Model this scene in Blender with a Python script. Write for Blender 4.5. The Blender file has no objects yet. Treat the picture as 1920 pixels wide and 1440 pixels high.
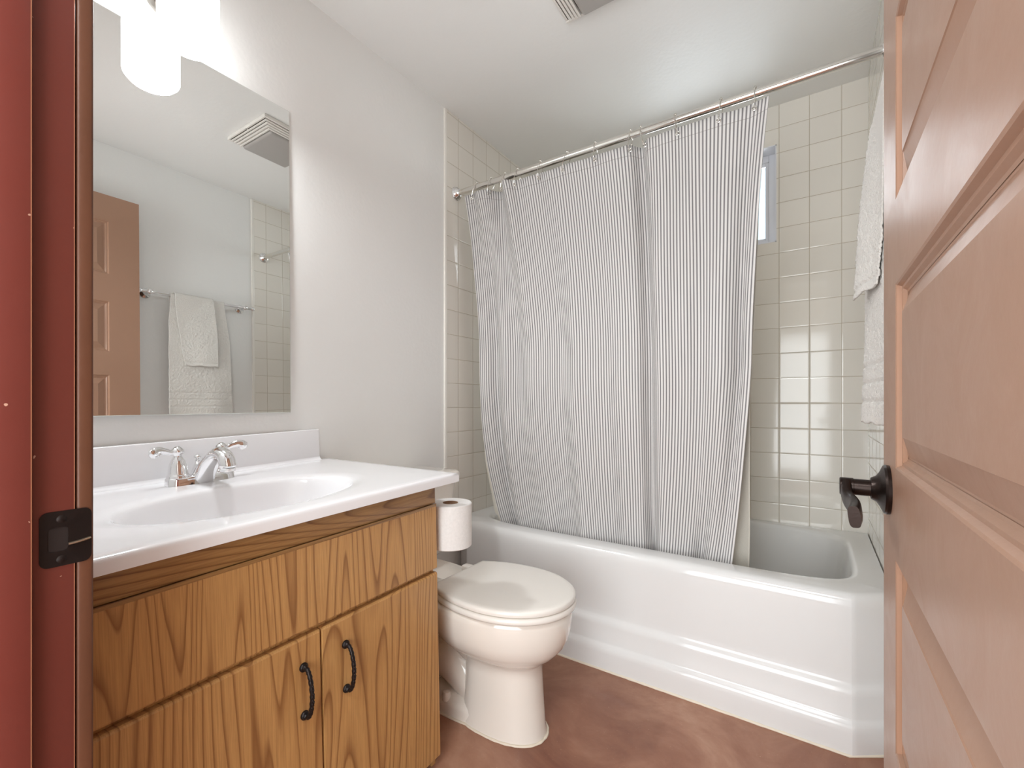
import bpy, bmesh, math, random
from mathutils import Vector, Matrix, noise
random.seed(7)
PI = math.pi
SC = bpy.context.scene
COL = SC.collection

# ------------------------------------------------------------------ camera, world, light, exposure
cam_d = bpy.data.cameras.new('camera')
cam = bpy.data.objects.new('camera', cam_d); COL.objects.link(cam)
cam_d.sensor_width = 36.0; cam_d.sensor_fit = 'HORIZONTAL'
cam_d.lens = 854.44 / 1920 * 36
cam_d.shift_x = (960 - 936.7) / 1920
cam_d.shift_y = (754.1 - 720) / 1920
cam_d.clip_start = 0.02
CAMLOC = Vector((1.345, 0.0, 0.945))
cam.location = CAMLOC
cam.rotation_euler = (PI / 2, 0, math.radians(34.52))
SC.camera = cam

SC.view_settings.view_transform = 'Standard'
SC.view_settings.look = 'None'
SC.view_settings.exposure = 0.90
SC.view_settings.gamma = 1.0
SC.view_settings.use_curve_mapping = False
SC.cycles.max_bounces = 14
SC.cycles.diffuse_bounces = 12
SC.cycles.glossy_bounces = 6
SC.cycles.transparent_max_bounces = 12
SC.cycles.sample_clamp_indirect = 6
SC.cycles.use_denoising = True

W = bpy.data.worlds.new('World'); SC.world = W; W.use_nodes = True
wn = W.node_tree.nodes; wl = W.node_tree.links
wbg = wn['Background']; wbg.inputs[0].default_value = (0.80, 0.91, 1.0, 1); wbg.inputs[1].default_value = 1.3

def area(name, loc, size, energy, color, rot=(0, 0, 0), sizey=None):
    d = bpy.data.lights.new(name, 'AREA'); d.energy = energy; d.color = color
    d.size = size
    if sizey: d.shape = 'RECTANGLE'; d.size_y = sizey
    o = bpy.data.objects.new(name, d); o.location = loc; o.rotation_euler = rot
    COL.objects.link(o); return o
# added unseen fill lights in the hall behind the doorway, and daylight through the little shower window
HALL_TOP_FILL = area('hall_top_fill', (1.25, -0.75, 2.20), 0.55, 12, (0.92, 0.97, 1.0))
HALL_FILL = area('hall_fill', (1.20, -1.25, 0.95), 1.9, 37, (0.90, 0.96, 1.0), (PI / 2 + 0.42, 0, 0), 1.6)
WIN_DAY = area('window_daylight', (0.91, 2.60, 1.88), 0.60, 4, (0.95, 0.98, 1.0), (-PI / 2 + 0.55, 0, 0), 0.42)
LAMP_STRENGTH = 4.2

# ------------------------------------------------------------------ helpers
def srgb(r, g, b):
    def f(c):
        c /= 255.0
        return c / 12.92 if c <= 0.04045 else ((c + 0.055) / 1.055) ** 2.4
    return (f(r), f(g), f(b), 1)

def new_mat(name):
    m = bpy.data.materials.new(name); m.use_nodes = True
    nt = m.node_tree; p = nt.nodes['Principled BSDF']
    return m, nt, p

def N(nt, typ, **kw):
    n = nt.nodes.new(typ)
    for k, v in kw.items():
        if k == 'ins':
            for i, val in v.items(): n.inputs[i].default_value = val
        else: setattr(n, k, v)
    return n

def L(nt, a, b): nt.links.new(a, b)

def bump(nt, p, height, strength=0.2, dist=0.002):
    b = N(nt, 'ShaderNodeBump', ins={'Strength': strength, 'Distance': dist})
    L(nt, height, b.inputs['Height']); L(nt, b.outputs[0], p.inputs['Normal']); return b

def math_n(nt, op, a, b=None, c=None, clamp=False):
    n = N(nt, 'ShaderNodeMath', operation=op, use_clamp=clamp)
    for i, v in enumerate((a, b, c)):
        if v is None: continue
        if isinstance(v, (int, float)): n.inputs[i].default_value = v
        else: L(nt, v, n.inputs[i])
    return n.outputs[0]

def mixc(nt, fac, c1, c2, blend='MIX'):
    n = N(nt, 'ShaderNodeMix', data_type='RGBA', blend_type=blend)
    if isinstance(fac, (int, float)): n.inputs[0].default_value = fac
    else: L(nt, fac, n.inputs[0])
    for i, v in ((6, c1), (7, c2)):
        if isinstance(v, tuple): n.inputs[i].default_value = v
        else: L(nt, v, n.inputs[i])
    return n.outputs[2]

def ramp(nt, fac, stops):
    r = N(nt, 'ShaderNodeValToRGB'); e = r.color_ramp.elements
    while len(e) < len(stops): e.new(0.5)
    for el, (pos, col) in zip(e, stops):
        el.position = pos; el.color = col if len(col) == 4 else (*col, 1)
    L(nt, fac, r.inputs[0]); return r.outputs[0]

def noise_n(nt, vec, scale, detail=3, rough=0.5, dist=0.0):
    n = N(nt, 'ShaderNodeTexNoise', ins={'Scale': scale, 'Detail': detail, 'Roughness': rough, 'Distortion': dist})
    L(nt, vec, n.inputs['Vector']); return n.outputs[0]

def coords(nt, which='Object', scale=None, loc=None):
    tc = N(nt, 'ShaderNodeTexCoord'); o = tc.outputs[which]
    if scale or loc:
        mp = N(nt, 'ShaderNodeMapping')
        if scale: mp.inputs['Scale'].default_value = scale
        if loc: mp.inputs['Location'].default_value = loc
        L(nt, o, mp.inputs['Vector']); o = mp.outputs[0]
    return o

# ------------------------------------------------------------------ materials
def mat_plain(name, col, rough=0.5, metal=0.0, bump_s=0.0, bscale=60, bdist=0.001, coat=0.0, spec=0.5, vary=0.0):
    m, nt, p = new_mat(name)
    p.inputs['Base Color'].default_value = col
    p.inputs['Roughness'].default_value = rough
    p.inputs['Metallic'].default_value = metal
    p.inputs['Coat Weight'].default_value = coat
    p.inputs['Specular IOR Level'].default_value = spec
    if vary:
        n = noise_n(nt, coords(nt), 7, 4)
        c2 = tuple(x * (1 - vary) for x in col[:3]) + (1,)
        L(nt, mixc(nt, n, col, c2), p.inputs['Base Color'])
    if bump_s:
        bump(nt, p, noise_n(nt, coords(nt), bscale, 4), bump_s, bdist)
    return m

def mat_wall(name, col):
    m, nt, p = new_mat(name)
    v = coords(nt)
    n = noise_n(nt, v, 2.2, 3)
    c2 = tuple(x * 0.95 for x in col[:3]) + (1,)
    L(nt, mixc(nt, n, col, c2), p.inputs['Base Color'])
    p.inputs['Roughness'].default_value = 0.42
    p.inputs['Specular IOR Level'].default_value = 0.35
    h = math_n(nt, 'ADD', noise_n(nt, v, 9, 3), math_n(nt, 'MULTIPLY', noise_n(nt, v, 70, 3), 0.35))
    bump(nt, p, h, 0.35, 0.004)
    return m

TP = 0.1095
def mat_tile(name, ax, x0, z0):
    m, nt, p = new_mat(name)
    sep = N(nt, 'ShaderNodeSeparateXYZ'); L(nt, coords(nt), sep.inputs[0])
    a = math_n(nt, 'DIVIDE', math_n(nt, 'SUBTRACT', sep.outputs[ax], x0), TP)
    b = math_n(nt, 'DIVIDE', math_n(nt, 'SUBTRACT', sep.outputs[2], z0), TP)
    fa = math_n(nt, 'FRACT', a); fb = math_n(nt, 'FRACT', b)
    ea = math_n(nt, 'MINIMUM', fa, math_n(nt, 'SUBTRACT', 1.0, fa))
    eb = math_n(nt, 'MINIMUM', fb, math_n(nt, 'SUBTRACT', 1.0, fb))
    e = math_n(nt, 'MINIMUM', ea, eb)
    grout = math_n(nt, 'LESS_THAN', e, 0.0085)
    ca = math_n(nt, 'FLOOR', a); cb = math_n(nt, 'FLOOR', b)
    cmb = N(nt, 'ShaderNodeCombineXYZ'); L(nt, ca, cmb.inputs[0]); L(nt, cb, cmb.inputs[1])
    wnz = N(nt, 'ShaderNodeTexWhiteNoise'); L(nt, cmb.outputs[0], wnz.inputs['Vector'])
    base = mixc(nt, wnz.outputs['Value'], srgb(233, 229, 221), srgb(227, 223, 215))
    L(nt, mixc(nt, grout, base, srgb(178, 166, 146)), p.inputs['Base Color'])
    L(nt, mixc(nt, grout, (0.09,) * 3 + (1,), (0.8,) * 3 + (1,)), p.inputs['Roughness'])
    sc = N(nt, 'ShaderNodeSeparateColor'); L(nt, wnz.outputs['Color'], sc.inputs[0])
    tilt = math_n(nt, 'ADD',
                  math_n(nt, 'MULTIPLY', math_n(nt, 'SUBTRACT', sc.outputs[0], 0.5), math_n(nt, 'SUBTRACT', fa, 0.5)),
                  math_n(nt, 'MULTIPLY', math_n(nt, 'SUBTRACT', sc.outputs[1], 0.5), math_n(nt, 'SUBTRACT', fb, 0.5)))
    edge = math_n(nt, 'MINIMUM', math_n(nt, 'MULTIPLY', e, 22.0), 1.0)
    h = math_n(nt, 'ADD', edge, math_n(nt, 'MULTIPLY', tilt, 1.4))
    h = math_n(nt, 'ADD', h, math_n(nt, 'MULTIPLY', noise_n(nt, coords(nt), 14, 2), 0.3))
    bump(nt, p, h, 0.6, 0.0012)
    return m

def mat_oak(name, vertical=True, seed=0.0, dark=1.0):
    m, nt, p = new_mat(name)
    v0 = coords(nt, loc=(seed, seed * 1.7, seed * .6))
    s = (1.0, 1.0, 0.085) if vertical else (1.0, 0.085, 1.0)
    mp = N(nt, 'ShaderNodeMapping', ins={'Scale': s}); L(nt, v0, mp.inputs[0]); v = mp.outputs[0]
    n1 = noise_n(nt, v, 5.0, 2.0, 0.35, 0.35)
    cont = math_n(nt, 'FRACT', math_n(nt, 'MULTIPLY', n1, 34.0))
    line = ramp(nt, cont, [(0.0, (0.15,) * 3), (0.45, (0.0,) * 3), (0.72, (0.25,) * 3), (0.93, (1,) * 3), (1.0, (0.15,) * 3)])
    # fine pores
    s2 = (1, 1, 0.02) if vertical else (1, 0.02, 1)
    mp2 = N(nt, 'ShaderNodeMapping', ins={'Scale': s2}); L(nt, v0, mp2.inputs[0])
    pores = noise_n(nt, mp2.outputs[0], 420, 3, 0.7)
    broad = noise_n(nt, v, 3.0, 2.0)
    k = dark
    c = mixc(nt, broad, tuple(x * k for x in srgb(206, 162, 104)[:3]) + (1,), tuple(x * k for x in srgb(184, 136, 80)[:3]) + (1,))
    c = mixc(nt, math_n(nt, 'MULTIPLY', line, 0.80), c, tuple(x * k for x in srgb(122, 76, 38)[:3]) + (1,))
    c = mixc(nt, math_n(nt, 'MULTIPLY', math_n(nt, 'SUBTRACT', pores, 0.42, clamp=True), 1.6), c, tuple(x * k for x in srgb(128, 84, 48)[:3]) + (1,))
    L(nt, c, p.inputs['Base Color'])
    p.inputs['Roughness'].default_value = 0.34
    p.inputs['Coat Weight'].default_value = 0.25; p.inputs['Coat Roughness'].default_value = 0.2
    bump(nt, p, pores, 0.15, 0.0006)
    return m

def mat_paint(name, col, rough, wear=None, seed=0.0):
    m, nt, p = new_mat(name)
    v = coords(nt, loc=(seed, seed, seed))
    n = noise_n(nt, v, 3.5, 5, 0.6, 0.6)
    c2 = tuple(x * 0.90 for x in col[:3]) + (1,)
    c = mixc(nt, n, col, c2)
    if wear:
        sp = noise_n(nt, v, 95, 1, 0.4)
        c = mixc(nt, math_n(nt, 'GREATER_THAN', sp, 0.775), c, wear)
    L(nt, c, p.inputs['Base Color'])
    r = math_n(nt, 'ADD', math_n(nt, 'MULTIPLY', noise_n(nt, v, 9, 5, 0.7, 1.2), 0.25), rough - 0.1)
    L(nt, r, p.inputs['Roughness'])
    bump(nt, p, noise_n(nt, v, 140, 3), 0.10, 0.001)
    return m

def mat_floor():
    m, nt, p = new_mat('stained_concrete')
    v = coords(nt)
    n1 = noise_n(nt, v, 3.2, 7, 0.62, 1.0)
    n2 = noise_n(nt, v, 11, 8, 0.7, 2.0)
    c = ramp(nt, n1, [(0.28, srgb(116, 72, 56)), (0.46, srgb(150, 104, 82)), (0.60, srgb(174, 130, 106)), (0.78, srgb(200, 164, 140))])
    c = mixc(nt, math_n(nt, 'MULTIPLY', n2, 0.45), c, srgb(126, 80, 60))
    fine = noise_n(nt, v, 160, 3, 0.7)
    c = mixc(nt, math_n(nt, 'GREATER_THAN', fine, 0.69), c, srgb(178, 144, 122))
    L(nt, c, p.inputs['Base Color'])
    L(nt, math_n(nt, 'ADD', math_n(nt, 'MULTIPLY', n2, 0.35), 0.26), p.inputs['Roughness'])
    bump(nt, p, n2, 0.12, 0.002)
    return m

def mat_ticking():
    m, nt, p = new_mat('ticking_stripe_cloth')
    uv = N(nt, 'ShaderNodeUVMap'); uv.uv_map = 'UVMap'
    sep = N(nt, 'ShaderNodeSeparateXYZ'); L(nt, uv.outputs[0], sep.inputs[0])
    u = sep.outputs[0]; vv = sep.outputs[1]
    f = math_n(nt, 'FRACT', math_n(nt, 'DIVIDE', u, 0.0120))
    d = math_n(nt, 'ABSOLUTE', math_n(nt, 'SUBTRACT', f, 0.5))
    mp = N(nt, 'ShaderNodeMapping', ins={'Scale': (1500, 700, 1)}); L(nt, uv.outputs[0], mp.inputs[0])
    weave = noise_n(nt, mp.outputs[0], 1.0, 2, 0.6)
    main = math_n(nt, 'LESS_THAN', d, 0.17)
    thin = math_n(nt, 'LESS_THAN', math_n(nt, 'ABSOLUTE', math_n(nt, 'SUBTRACT', d, 0.24)), 0.03)
    msk = math_n(nt, 'MAXIMUM', math_n(nt, 'MULTIPLY', main, 0.95), math_n(nt, 'MULTIPLY', thin, 0.5))
    msk = math_n(nt, 'MULTIPLY', msk, math_n(nt, 'ADD', math_n(nt, 'MULTIPLY', weave, 0.6), 0.62))
    c = mixc(nt, math_n(nt, 'MULTIPLY', weave, 0.25), srgb(222, 220, 218), srgb(204, 201, 198))
    c = mixc(nt, msk, c, srgb(98, 95, 98))
    # stitched hem lines
    st = math_n(nt, 'LESS_THAN', math_n(nt, 'ABSOLUTE', math_n(nt, 'SUBTRACT', vv, 0.038)), 0.0010)
    c = mixc(nt, math_n(nt, 'MULTIPLY', st, 0.45), c, srgb(120, 112, 108))
    L(nt, c, p.inputs['Base Color'])
    p.inputs['Roughness'].default_value = 0.85
    p.inputs['Specular IOR Level'].default_value = 0.15
    p.inputs['Sheen Weight'].default_value = 0.15
    bump(nt, p, weave, 0.25, 0.0006)
    return m

def mat_cloth(name, col, scale=500, rough=0.9, bs=0.5, bd=0.0012):
    m, nt, p = new_mat(name)
    v = coords(nt)
    n = noise_n(nt, v, scale, 3, 0.7)
    c2 = tuple(x * 0.82 for x in col[:3]) + (1,)
    L(nt, mixc(nt, n, col, c2), p.inputs['Base Color'])
    p.inputs['Roughness'].default_value = rough
    p.inputs['Sheen Weight'].default_value = 0.3
    p.inputs['Specular IOR Level'].default_value = 0.1
    bump(nt, p, n, bs, bd)
    return m

M = {}
M['wall'] = mat_wall('wall_paint', srgb(235, 235, 233))
M['ceiling'] = mat_wall('ceiling_paint', srgb(236, 236, 234))
M['hallwall'] = mat_plain('hall_wall_paint', srgb(214, 204, 192), 0.6)
M['tile_back'] = mat_tile('tile_glaze_back', 0, 1.223, 2.0355)
M['tile_side'] = mat_tile('tile_glaze_side', 1, 1.6145, 2.125)
M['bullnose'] = mat_plain('bullnose_glaze', srgb(236, 233, 226), 0.12)
M['oak'] = mat_oak('oak_vertical', True, 1.3)
M['oak2'] = mat_oak('oak_vertical_door', True, 3.9)
M['oak3'] = mat_oak('oak_vertical_second_door', True, 6.1)
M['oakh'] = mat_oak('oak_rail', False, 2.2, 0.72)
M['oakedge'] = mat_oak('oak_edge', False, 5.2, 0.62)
M['dark'] = mat_plain('cabinet_inside', srgb(60, 34, 20), 0.7)
M['marble'] = mat_plain('cultured_marble', srgb(236, 236, 238), 0.12, coat=0.4)
M['chrome'] = mat_plain('chrome', (0.86, 0.86, 0.87, 1), 0.04, 1.0)
M['nickel'] = mat_plain('satin_nickel', (0.76, 0.74, 0.70, 1), 0.14, 1.0)
M['bronze'] = mat_plain('dark_bronze', srgb(46, 36, 32), 0.32, 0.75, bump_s=0.1, bscale=300)
M['blackm'] = mat_plain('black_metal', srgb(40, 34, 33), 0.38, 0.6, bump_s=0.15, bscale=200)
M['brass'] = mat_plain('worn_metal', srgb(190, 168, 145), 0.3, 0.9)
M['porc'] = mat_plain('porcelain', srgb(232, 226, 217), 0.07, coat=0.5)
M['seat'] = mat_plain('seat_plastic', srgb(233, 229, 222), 0.16)
M['tub'] = mat_plain('tub_enamel', srgb(224, 224, 223), 0.14, coat=0.4, bump_s=0.05, bscale=4, bdist=0.01)
M['caulk'] = mat_plain('caulk', srgb(226, 216, 198), 0.6, bump_s=0.4, bscale=80)
M['paper'] = mat_cloth('toilet_paper', srgb(236, 234, 231), 160, 0.95)
M['core'] = mat_plain('cardboard_core', srgb(150, 118, 92), 0.9)
M['door'] = mat_paint('door_paint', srgb(166, 129, 106), 0.34, None, 0.4)
M['jamb'] = mat_paint('jamb_red_paint', srgb(112, 54, 45), 0.34, srgb(200, 160, 140), 2.0)
M['stop'] = mat_paint('stop_red_paint', srgb(116, 54, 46), 0.30, srgb(200, 160, 140), 5.0)
M['jambwood'] = mat_plain('casing_wood', srgb(112, 70, 48), 0.45, bump_s=0.4, bscale=90, vary=0.5)
M['floor'] = mat_floor()
M['ticking'] = mat_ticking()
M['liner'] = mat_cloth('liner_cloth', srgb(226, 220, 208), 350)
M['terry'] = mat_cloth('terry_towel', srgb(236, 233, 227), 260, bs=1.0, bd=0.004)
M['vinyl'] = mat_plain('white_vinyl', srgb(232, 234, 240), 0.3)
M['grille'] = mat_plain('grille_plastic', srgb(226, 222, 216), 0.4)
M['lens'] = mat_plain('grey_lens', srgb(168, 164, 160), 0.35)
M['holeshade'] = mat_plain('hole_shade', srgb(34, 22, 18), 0.9)
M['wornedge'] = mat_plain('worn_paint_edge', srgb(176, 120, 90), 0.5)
M['darkslot'] = mat_plain('slot_dark', srgb(70, 62, 54), 0.8)
M['leaf'] = mat_plain('leaves', srgb(84, 132, 74), 0.6, vary=0.5)
M['fence'] = mat_plain('pale_siding', srgb(206, 226, 240), 0.7)

m, nt, p = new_mat('mirror_silver')
p.inputs['Metallic'].default_value = 1.0
p.inputs['Base Color'].default_value = (0.85, 0.86, 0.845, 1)
p.inputs['Roughness'].default_value = 0.0
M['mirror'] = m
M['mirroredge'] = mat_plain('mirror_edge', srgb(222, 226, 220), 0.15)

m, nt, p = new_mat('opal_glass')
p.inputs['Base Color'].default_value = (0.95, 0.95, 0.95, 1)
p.inputs['Roughness'].default_value = 0.2
p.inputs['Emission Color'].default_value = (0.96, 0.98, 1.0, 1)
p.inputs['Emission Strength'].default_value = LAMP_STRENGTH
M['opal'] = m

m, nt, p = new_mat('window_glass')
out = nt.nodes['Material Output']
tr = N(nt, 'ShaderNodeBsdfTransparent'); gl = N(nt, 'ShaderNodeBsdfGlossy', ins={'Roughness': 0.02})
fr = N(nt, 'ShaderNodeFresnel', ins={'IOR': 1.45}); mx = N(nt, 'ShaderNodeMixShader')
L(nt, fr.outputs[0], mx.inputs[0]); L(nt, tr.outputs[0], mx.inputs[1]); L(nt, gl.outputs[0], mx.inputs[2]); L(nt, mx.outputs[0], out.inputs[0])
M['glass'] = m

# ------------------------------------------------------------------ mesh helpers
def finish(name, bm, mat, parent=None, smooth=True, angle=35, mats=None):
    bmesh.ops.remove_doubles(bm, verts=bm.verts, dist=1e-6)
    bmesh.ops.recalc_face_normals(bm, faces=bm.faces)
    me = bpy.data.meshes.new(name); bm.to_mesh(me); bm.free()
    for mm in (mats or [mat]): me.materials.append(mm)
    if smooth:
        me.polygons.foreach_set('use_smooth', [True] * len(me.polygons))
        try: me.set_sharp_from_angle(angle=math.radians(angle))
        except Exception: pass
    o = bpy.data.objects.new(name, me); COL.objects.link(o)
    if parent: o.parent = parent
    return o

def tag(o, label, cat, group=None, kind=None):
    o['label'] = label; o['category'] = cat
    if group: o['group'] = group
    if kind: o['kind'] = kind
    return o

def empty(name, loc=(0, 0, 0), rot=(0, 0, 0)):
    o = bpy.data.objects.new(name, None); o.location = loc; o.rotation_euler = rot
    o.empty_display_size = 0.05; COL.objects.link(o); return o

def localize(root):
    """children were modelled in world space: keep them there although the root sits elsewhere"""
    bpy.context.view_layer.update()
    inv = root.matrix_world.inverted()
    for c in root.children: c.matrix_parent_inverse = inv

def box(bm, x0, x1, y0, y1, z0, z1, bev=0.0, seg=2):
    r = bmesh.ops.create_cube(bm, size=1.0)
    vs = r['verts']
    for v in vs:
        v.co = Vector((x0 + (v.co.x + .5) * (x1 - x0), y0 + (v.co.y + .5) * (y1 - y0), z0 + (v.co.z + .5) * (z1 - z0)))
    if bev > 0:
        es = list({e for v in vs for e in v.link_edges})
        bmesh.ops.bevel(bm, geom=es, offset=bev, segments=seg, affect='EDGES', profile=0.5)
    return vs

def lathe(bm, prof, center=(0, 0, 0), axis='Z', seg=32, mat=None):
    """prof: (radius, height) pairs"""
    rings = []
    for r, h in prof:
        ring = []
        for i in range(seg):
            a = 2 * PI * i / seg
            p = Vector((r * math.cos(a), r * math.sin(a), h))
            if axis == 'X': p = Vector((p.z, p.x, p.y))
            if axis == 'Y': p = Vector((p.y, p.z, p.x))
            if mat is not None: p = mat @ p
            ring.append(bm.verts.new(p + Vector(center)))
        rings.append(ring)
    for a, b in zip(rings, rings[1:]):
        for i in range(seg):
            bm.faces.new((a[i], a[(i + 1) % seg], b[(i + 1) % seg], b[i]))
    for ring in (rings[0], rings[-1]):
        try: bm.faces.new(ring)
        except Exception: pass

def loft(bm, loops, cap0=True, cap1=True, closed=True):
    R = [[bm.verts.new(p) for p in lp] for lp in loops]
    n = len(R[0])
    for a, b in zip(R, R[1:]):
        for i in range(n if closed else n - 1):
            bm.faces.new((a[i], a[(i + 1) % n], b[(i + 1) % n], b[i]))
    if cap0: bm.faces.new(R[0])
    if cap1: bm.faces.new(R[-1])
    return R

def tube(bm, pts, radii, seg=16, flat=1.0, cap=True, up=None, sq=2.0):
    pts = [Vector(p) for p in pts]
    if isinstance(radii, (int, float)): radii = [radii] * len(pts)
    loops = []
    T0 = (pts[1] - pts[0]).normalized()
    nrm = Vector(up) if up else (Vector((0, 0, 1)) if abs(T0.z) < 0.9 else Vector((1, 0, 0)))
    for i, p in enumerate(pts):
        t = (pts[min(i + 1, len(pts) - 1)] - pts[max(i - 1, 0)]).normalized()
        nrm = (nrm - t * nrm.dot(t)).normalized()
        bi = t.cross(nrm)
        f = flat[i] if isinstance(flat, (list, tuple)) else flat
        lp = []
        for k in range(seg):
            c_, s_ = math.cos(2 * PI * k / seg), math.sin(2 * PI * k / seg); q_ = (abs(c_) ** sq + abs(s_) ** sq) ** (-1 / sq)
            lp.append(p + nrm * c_ * q_ * radii[i] * f + bi * s_ * q_ * radii[i])
        loops.append(lp)
    loft(bm, loops, cap, cap)

def spline(pts, n=8):
    """Catmull-Rom through points"""
    P = [Vector(p) for p in pts]; P = [P[0] * 2 - P[1]] + P + [P[-1] * 2 - P[-2]]
    out = []
    for i in range(1, len(P) - 2):
        for k in range(n):
            t = k / n
            a, b, c, d = P[i - 1], P[i], P[i + 1], P[i + 2]
            out.append(0.5 * ((2 * b) + (c - a) * t + (2 * a - 5 * b + 4 * c - d) * t * t + (3 * b - a - 3 * c + d) * t ** 3))
    out.append(P[-2]); return out

def interp(xs, ys, x):
    if x <= xs[0]: return ys[0]
    for i in range(1, len(xs)):
        if x <= xs[i]:
            t = (x - xs[i - 1]) / (xs[i] - xs[i - 1]); return ys[i - 1] + (ys[i] - ys[i - 1]) * t
    return ys[-1]

RW, RD, RH = 1.532, 2.335, 2.246          # room width, depth, height
YT = 1.530                                 # where the shower tile begins
YD0, YD1 = 0.03, 0.145                     # thickness of the wall the doorway is cut in
JX0, JX1, JZ = 0.695, 1.462, 1.975         # door opening

# ------------------------------------------------------------------ room shell
bm = bmesh.new(); box(bm, -0.1, RW + 0.1, -1.9, RD + 0.1, -0.06, 0.0)
tag(finish('floor', bm, M['floor'], smooth=False), 'mottled brown stained concrete floor', 'floor', kind='structure')
bm = bmesh.new(); box(bm, -0.1, RW + 0.1, YD0, RD + 0.12, RH, RH + 0.08)
tag(finish('ceiling', bm, M['ceiling'], smooth=False), 'plain off-white painted ceiling', 'ceiling', kind='structure')

def wall_obj(name, parts, mats, label):
    me_bm = bmesh.new(); idx = []
    for (dims, mi, bev) in parts:
        n0 = len(me_bm.faces)
        box(me_bm, *dims, bev=bev, seg=3)
        me_bm.faces.ensure_lookup_table()
        for f in me_bm.faces[n0:]: f.material_index = mi
    o = finish(name, me_bm, None, mats=mats, smooth=False)
    return tag(o, label, 'wall', kind='structure')

TT = 0.008
wall_obj('wall_left', [((-0.1, 0.0, -0.0, RD + 0.1, 0, RH), 0, 0),
                       ((-0.01, TT - 0.002, YT + 0.004, RD, 0.36, RH), 1, 0),
                       ((-0.01, TT, YT - 0.010, YT + 0.006, 0.36, RH), 2, 0.003)],
         [M['wall'], M['tile_side'], M['bullnose']], 'off-white left wall, tiled square beyond the toilet')
wall_obj('wall_right', [((RW, RW + 0.1, 0, RD + 0.1, 0, RH), 0, 0),
                        ((RW - TT + 0.002, RW + 0.01, YT + 0.004, RD, 0.36, RH), 1, 0),
                        ((RW - TT, RW + 0.01, YT - 0.010, YT + 0.006, 0.36, RH), 2, 0.003)],
         [M['wall'], M['tile_side'], M['bullnose']], 'off-white right wall behind the towel bar and door')
WX0, WX1, WZ0, WZ1 = 0.60, 1.213, 1.649, 2.075     # shower window opening
wall_obj('wall_back', [((-0.1, RW + 0.1, RD, RD + 0.13, 0, WZ0), 0, 0),
                       ((-0.1, RW + 0.1, RD, RD + 0.13, WZ1, RH), 0, 0),
                       ((-0.1, WX0, RD, RD + 0.13, WZ0, WZ1), 0, 0),
                       ((WX1, RW + 0.1, RD, RD + 0.13, WZ0, WZ1), 0, 0)],
         [M['tile_back']], 'back shower wall of square off-white tiles')
wall_obj('wall_front', [((-0.1, JX0 - 0.02, YD0, YD1, 0, RH), 0, 0),
                        ((JX1 + 0.02, RW + 0.1, YD0, YD1, 0, RH), 0, 0),
                        ((JX0 - 0.02, JX1 + 0.02, YD0, YD1, JZ + 0.02, RH), 0, 0)],
         [M['wall']], 'wall holding the doorway')
# the hallway behind the camera
wall_obj('wall_hall', [((-0.7, 2.5, -1.95, -1.85, 0, 2.4), 0, 0), ((-0.8, -0.7, -1.95, YD0, 0, 2.4), 0, 0),
                       ((2.5, 2.6, -1.95, YD0, 0, 2.4), 0, 0)], [M['hallwall']], 'hallway walls outside the doorway')
bm = bmesh.new(); box(bm, -0.8, 2.6, -1.95, YD0, 2.4, 2.45)
tag(finish('ceiling', bm, M['ceiling'], smooth=False), 'hallway ceiling outside the doorway', 'ceiling', kind='structure')
bm = bmesh.new(); box(bm, -0.8, -0.1, -1.9, YD0, -0.06, 0.0); box(bm, RW + .1, 2.6, -1.9, YD0, -0.06, 0.0)
tag(finish('floor', bm, M['floor'], smooth=False), 'hallway floor outside the doorway', 'floor', kind='structure')

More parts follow.
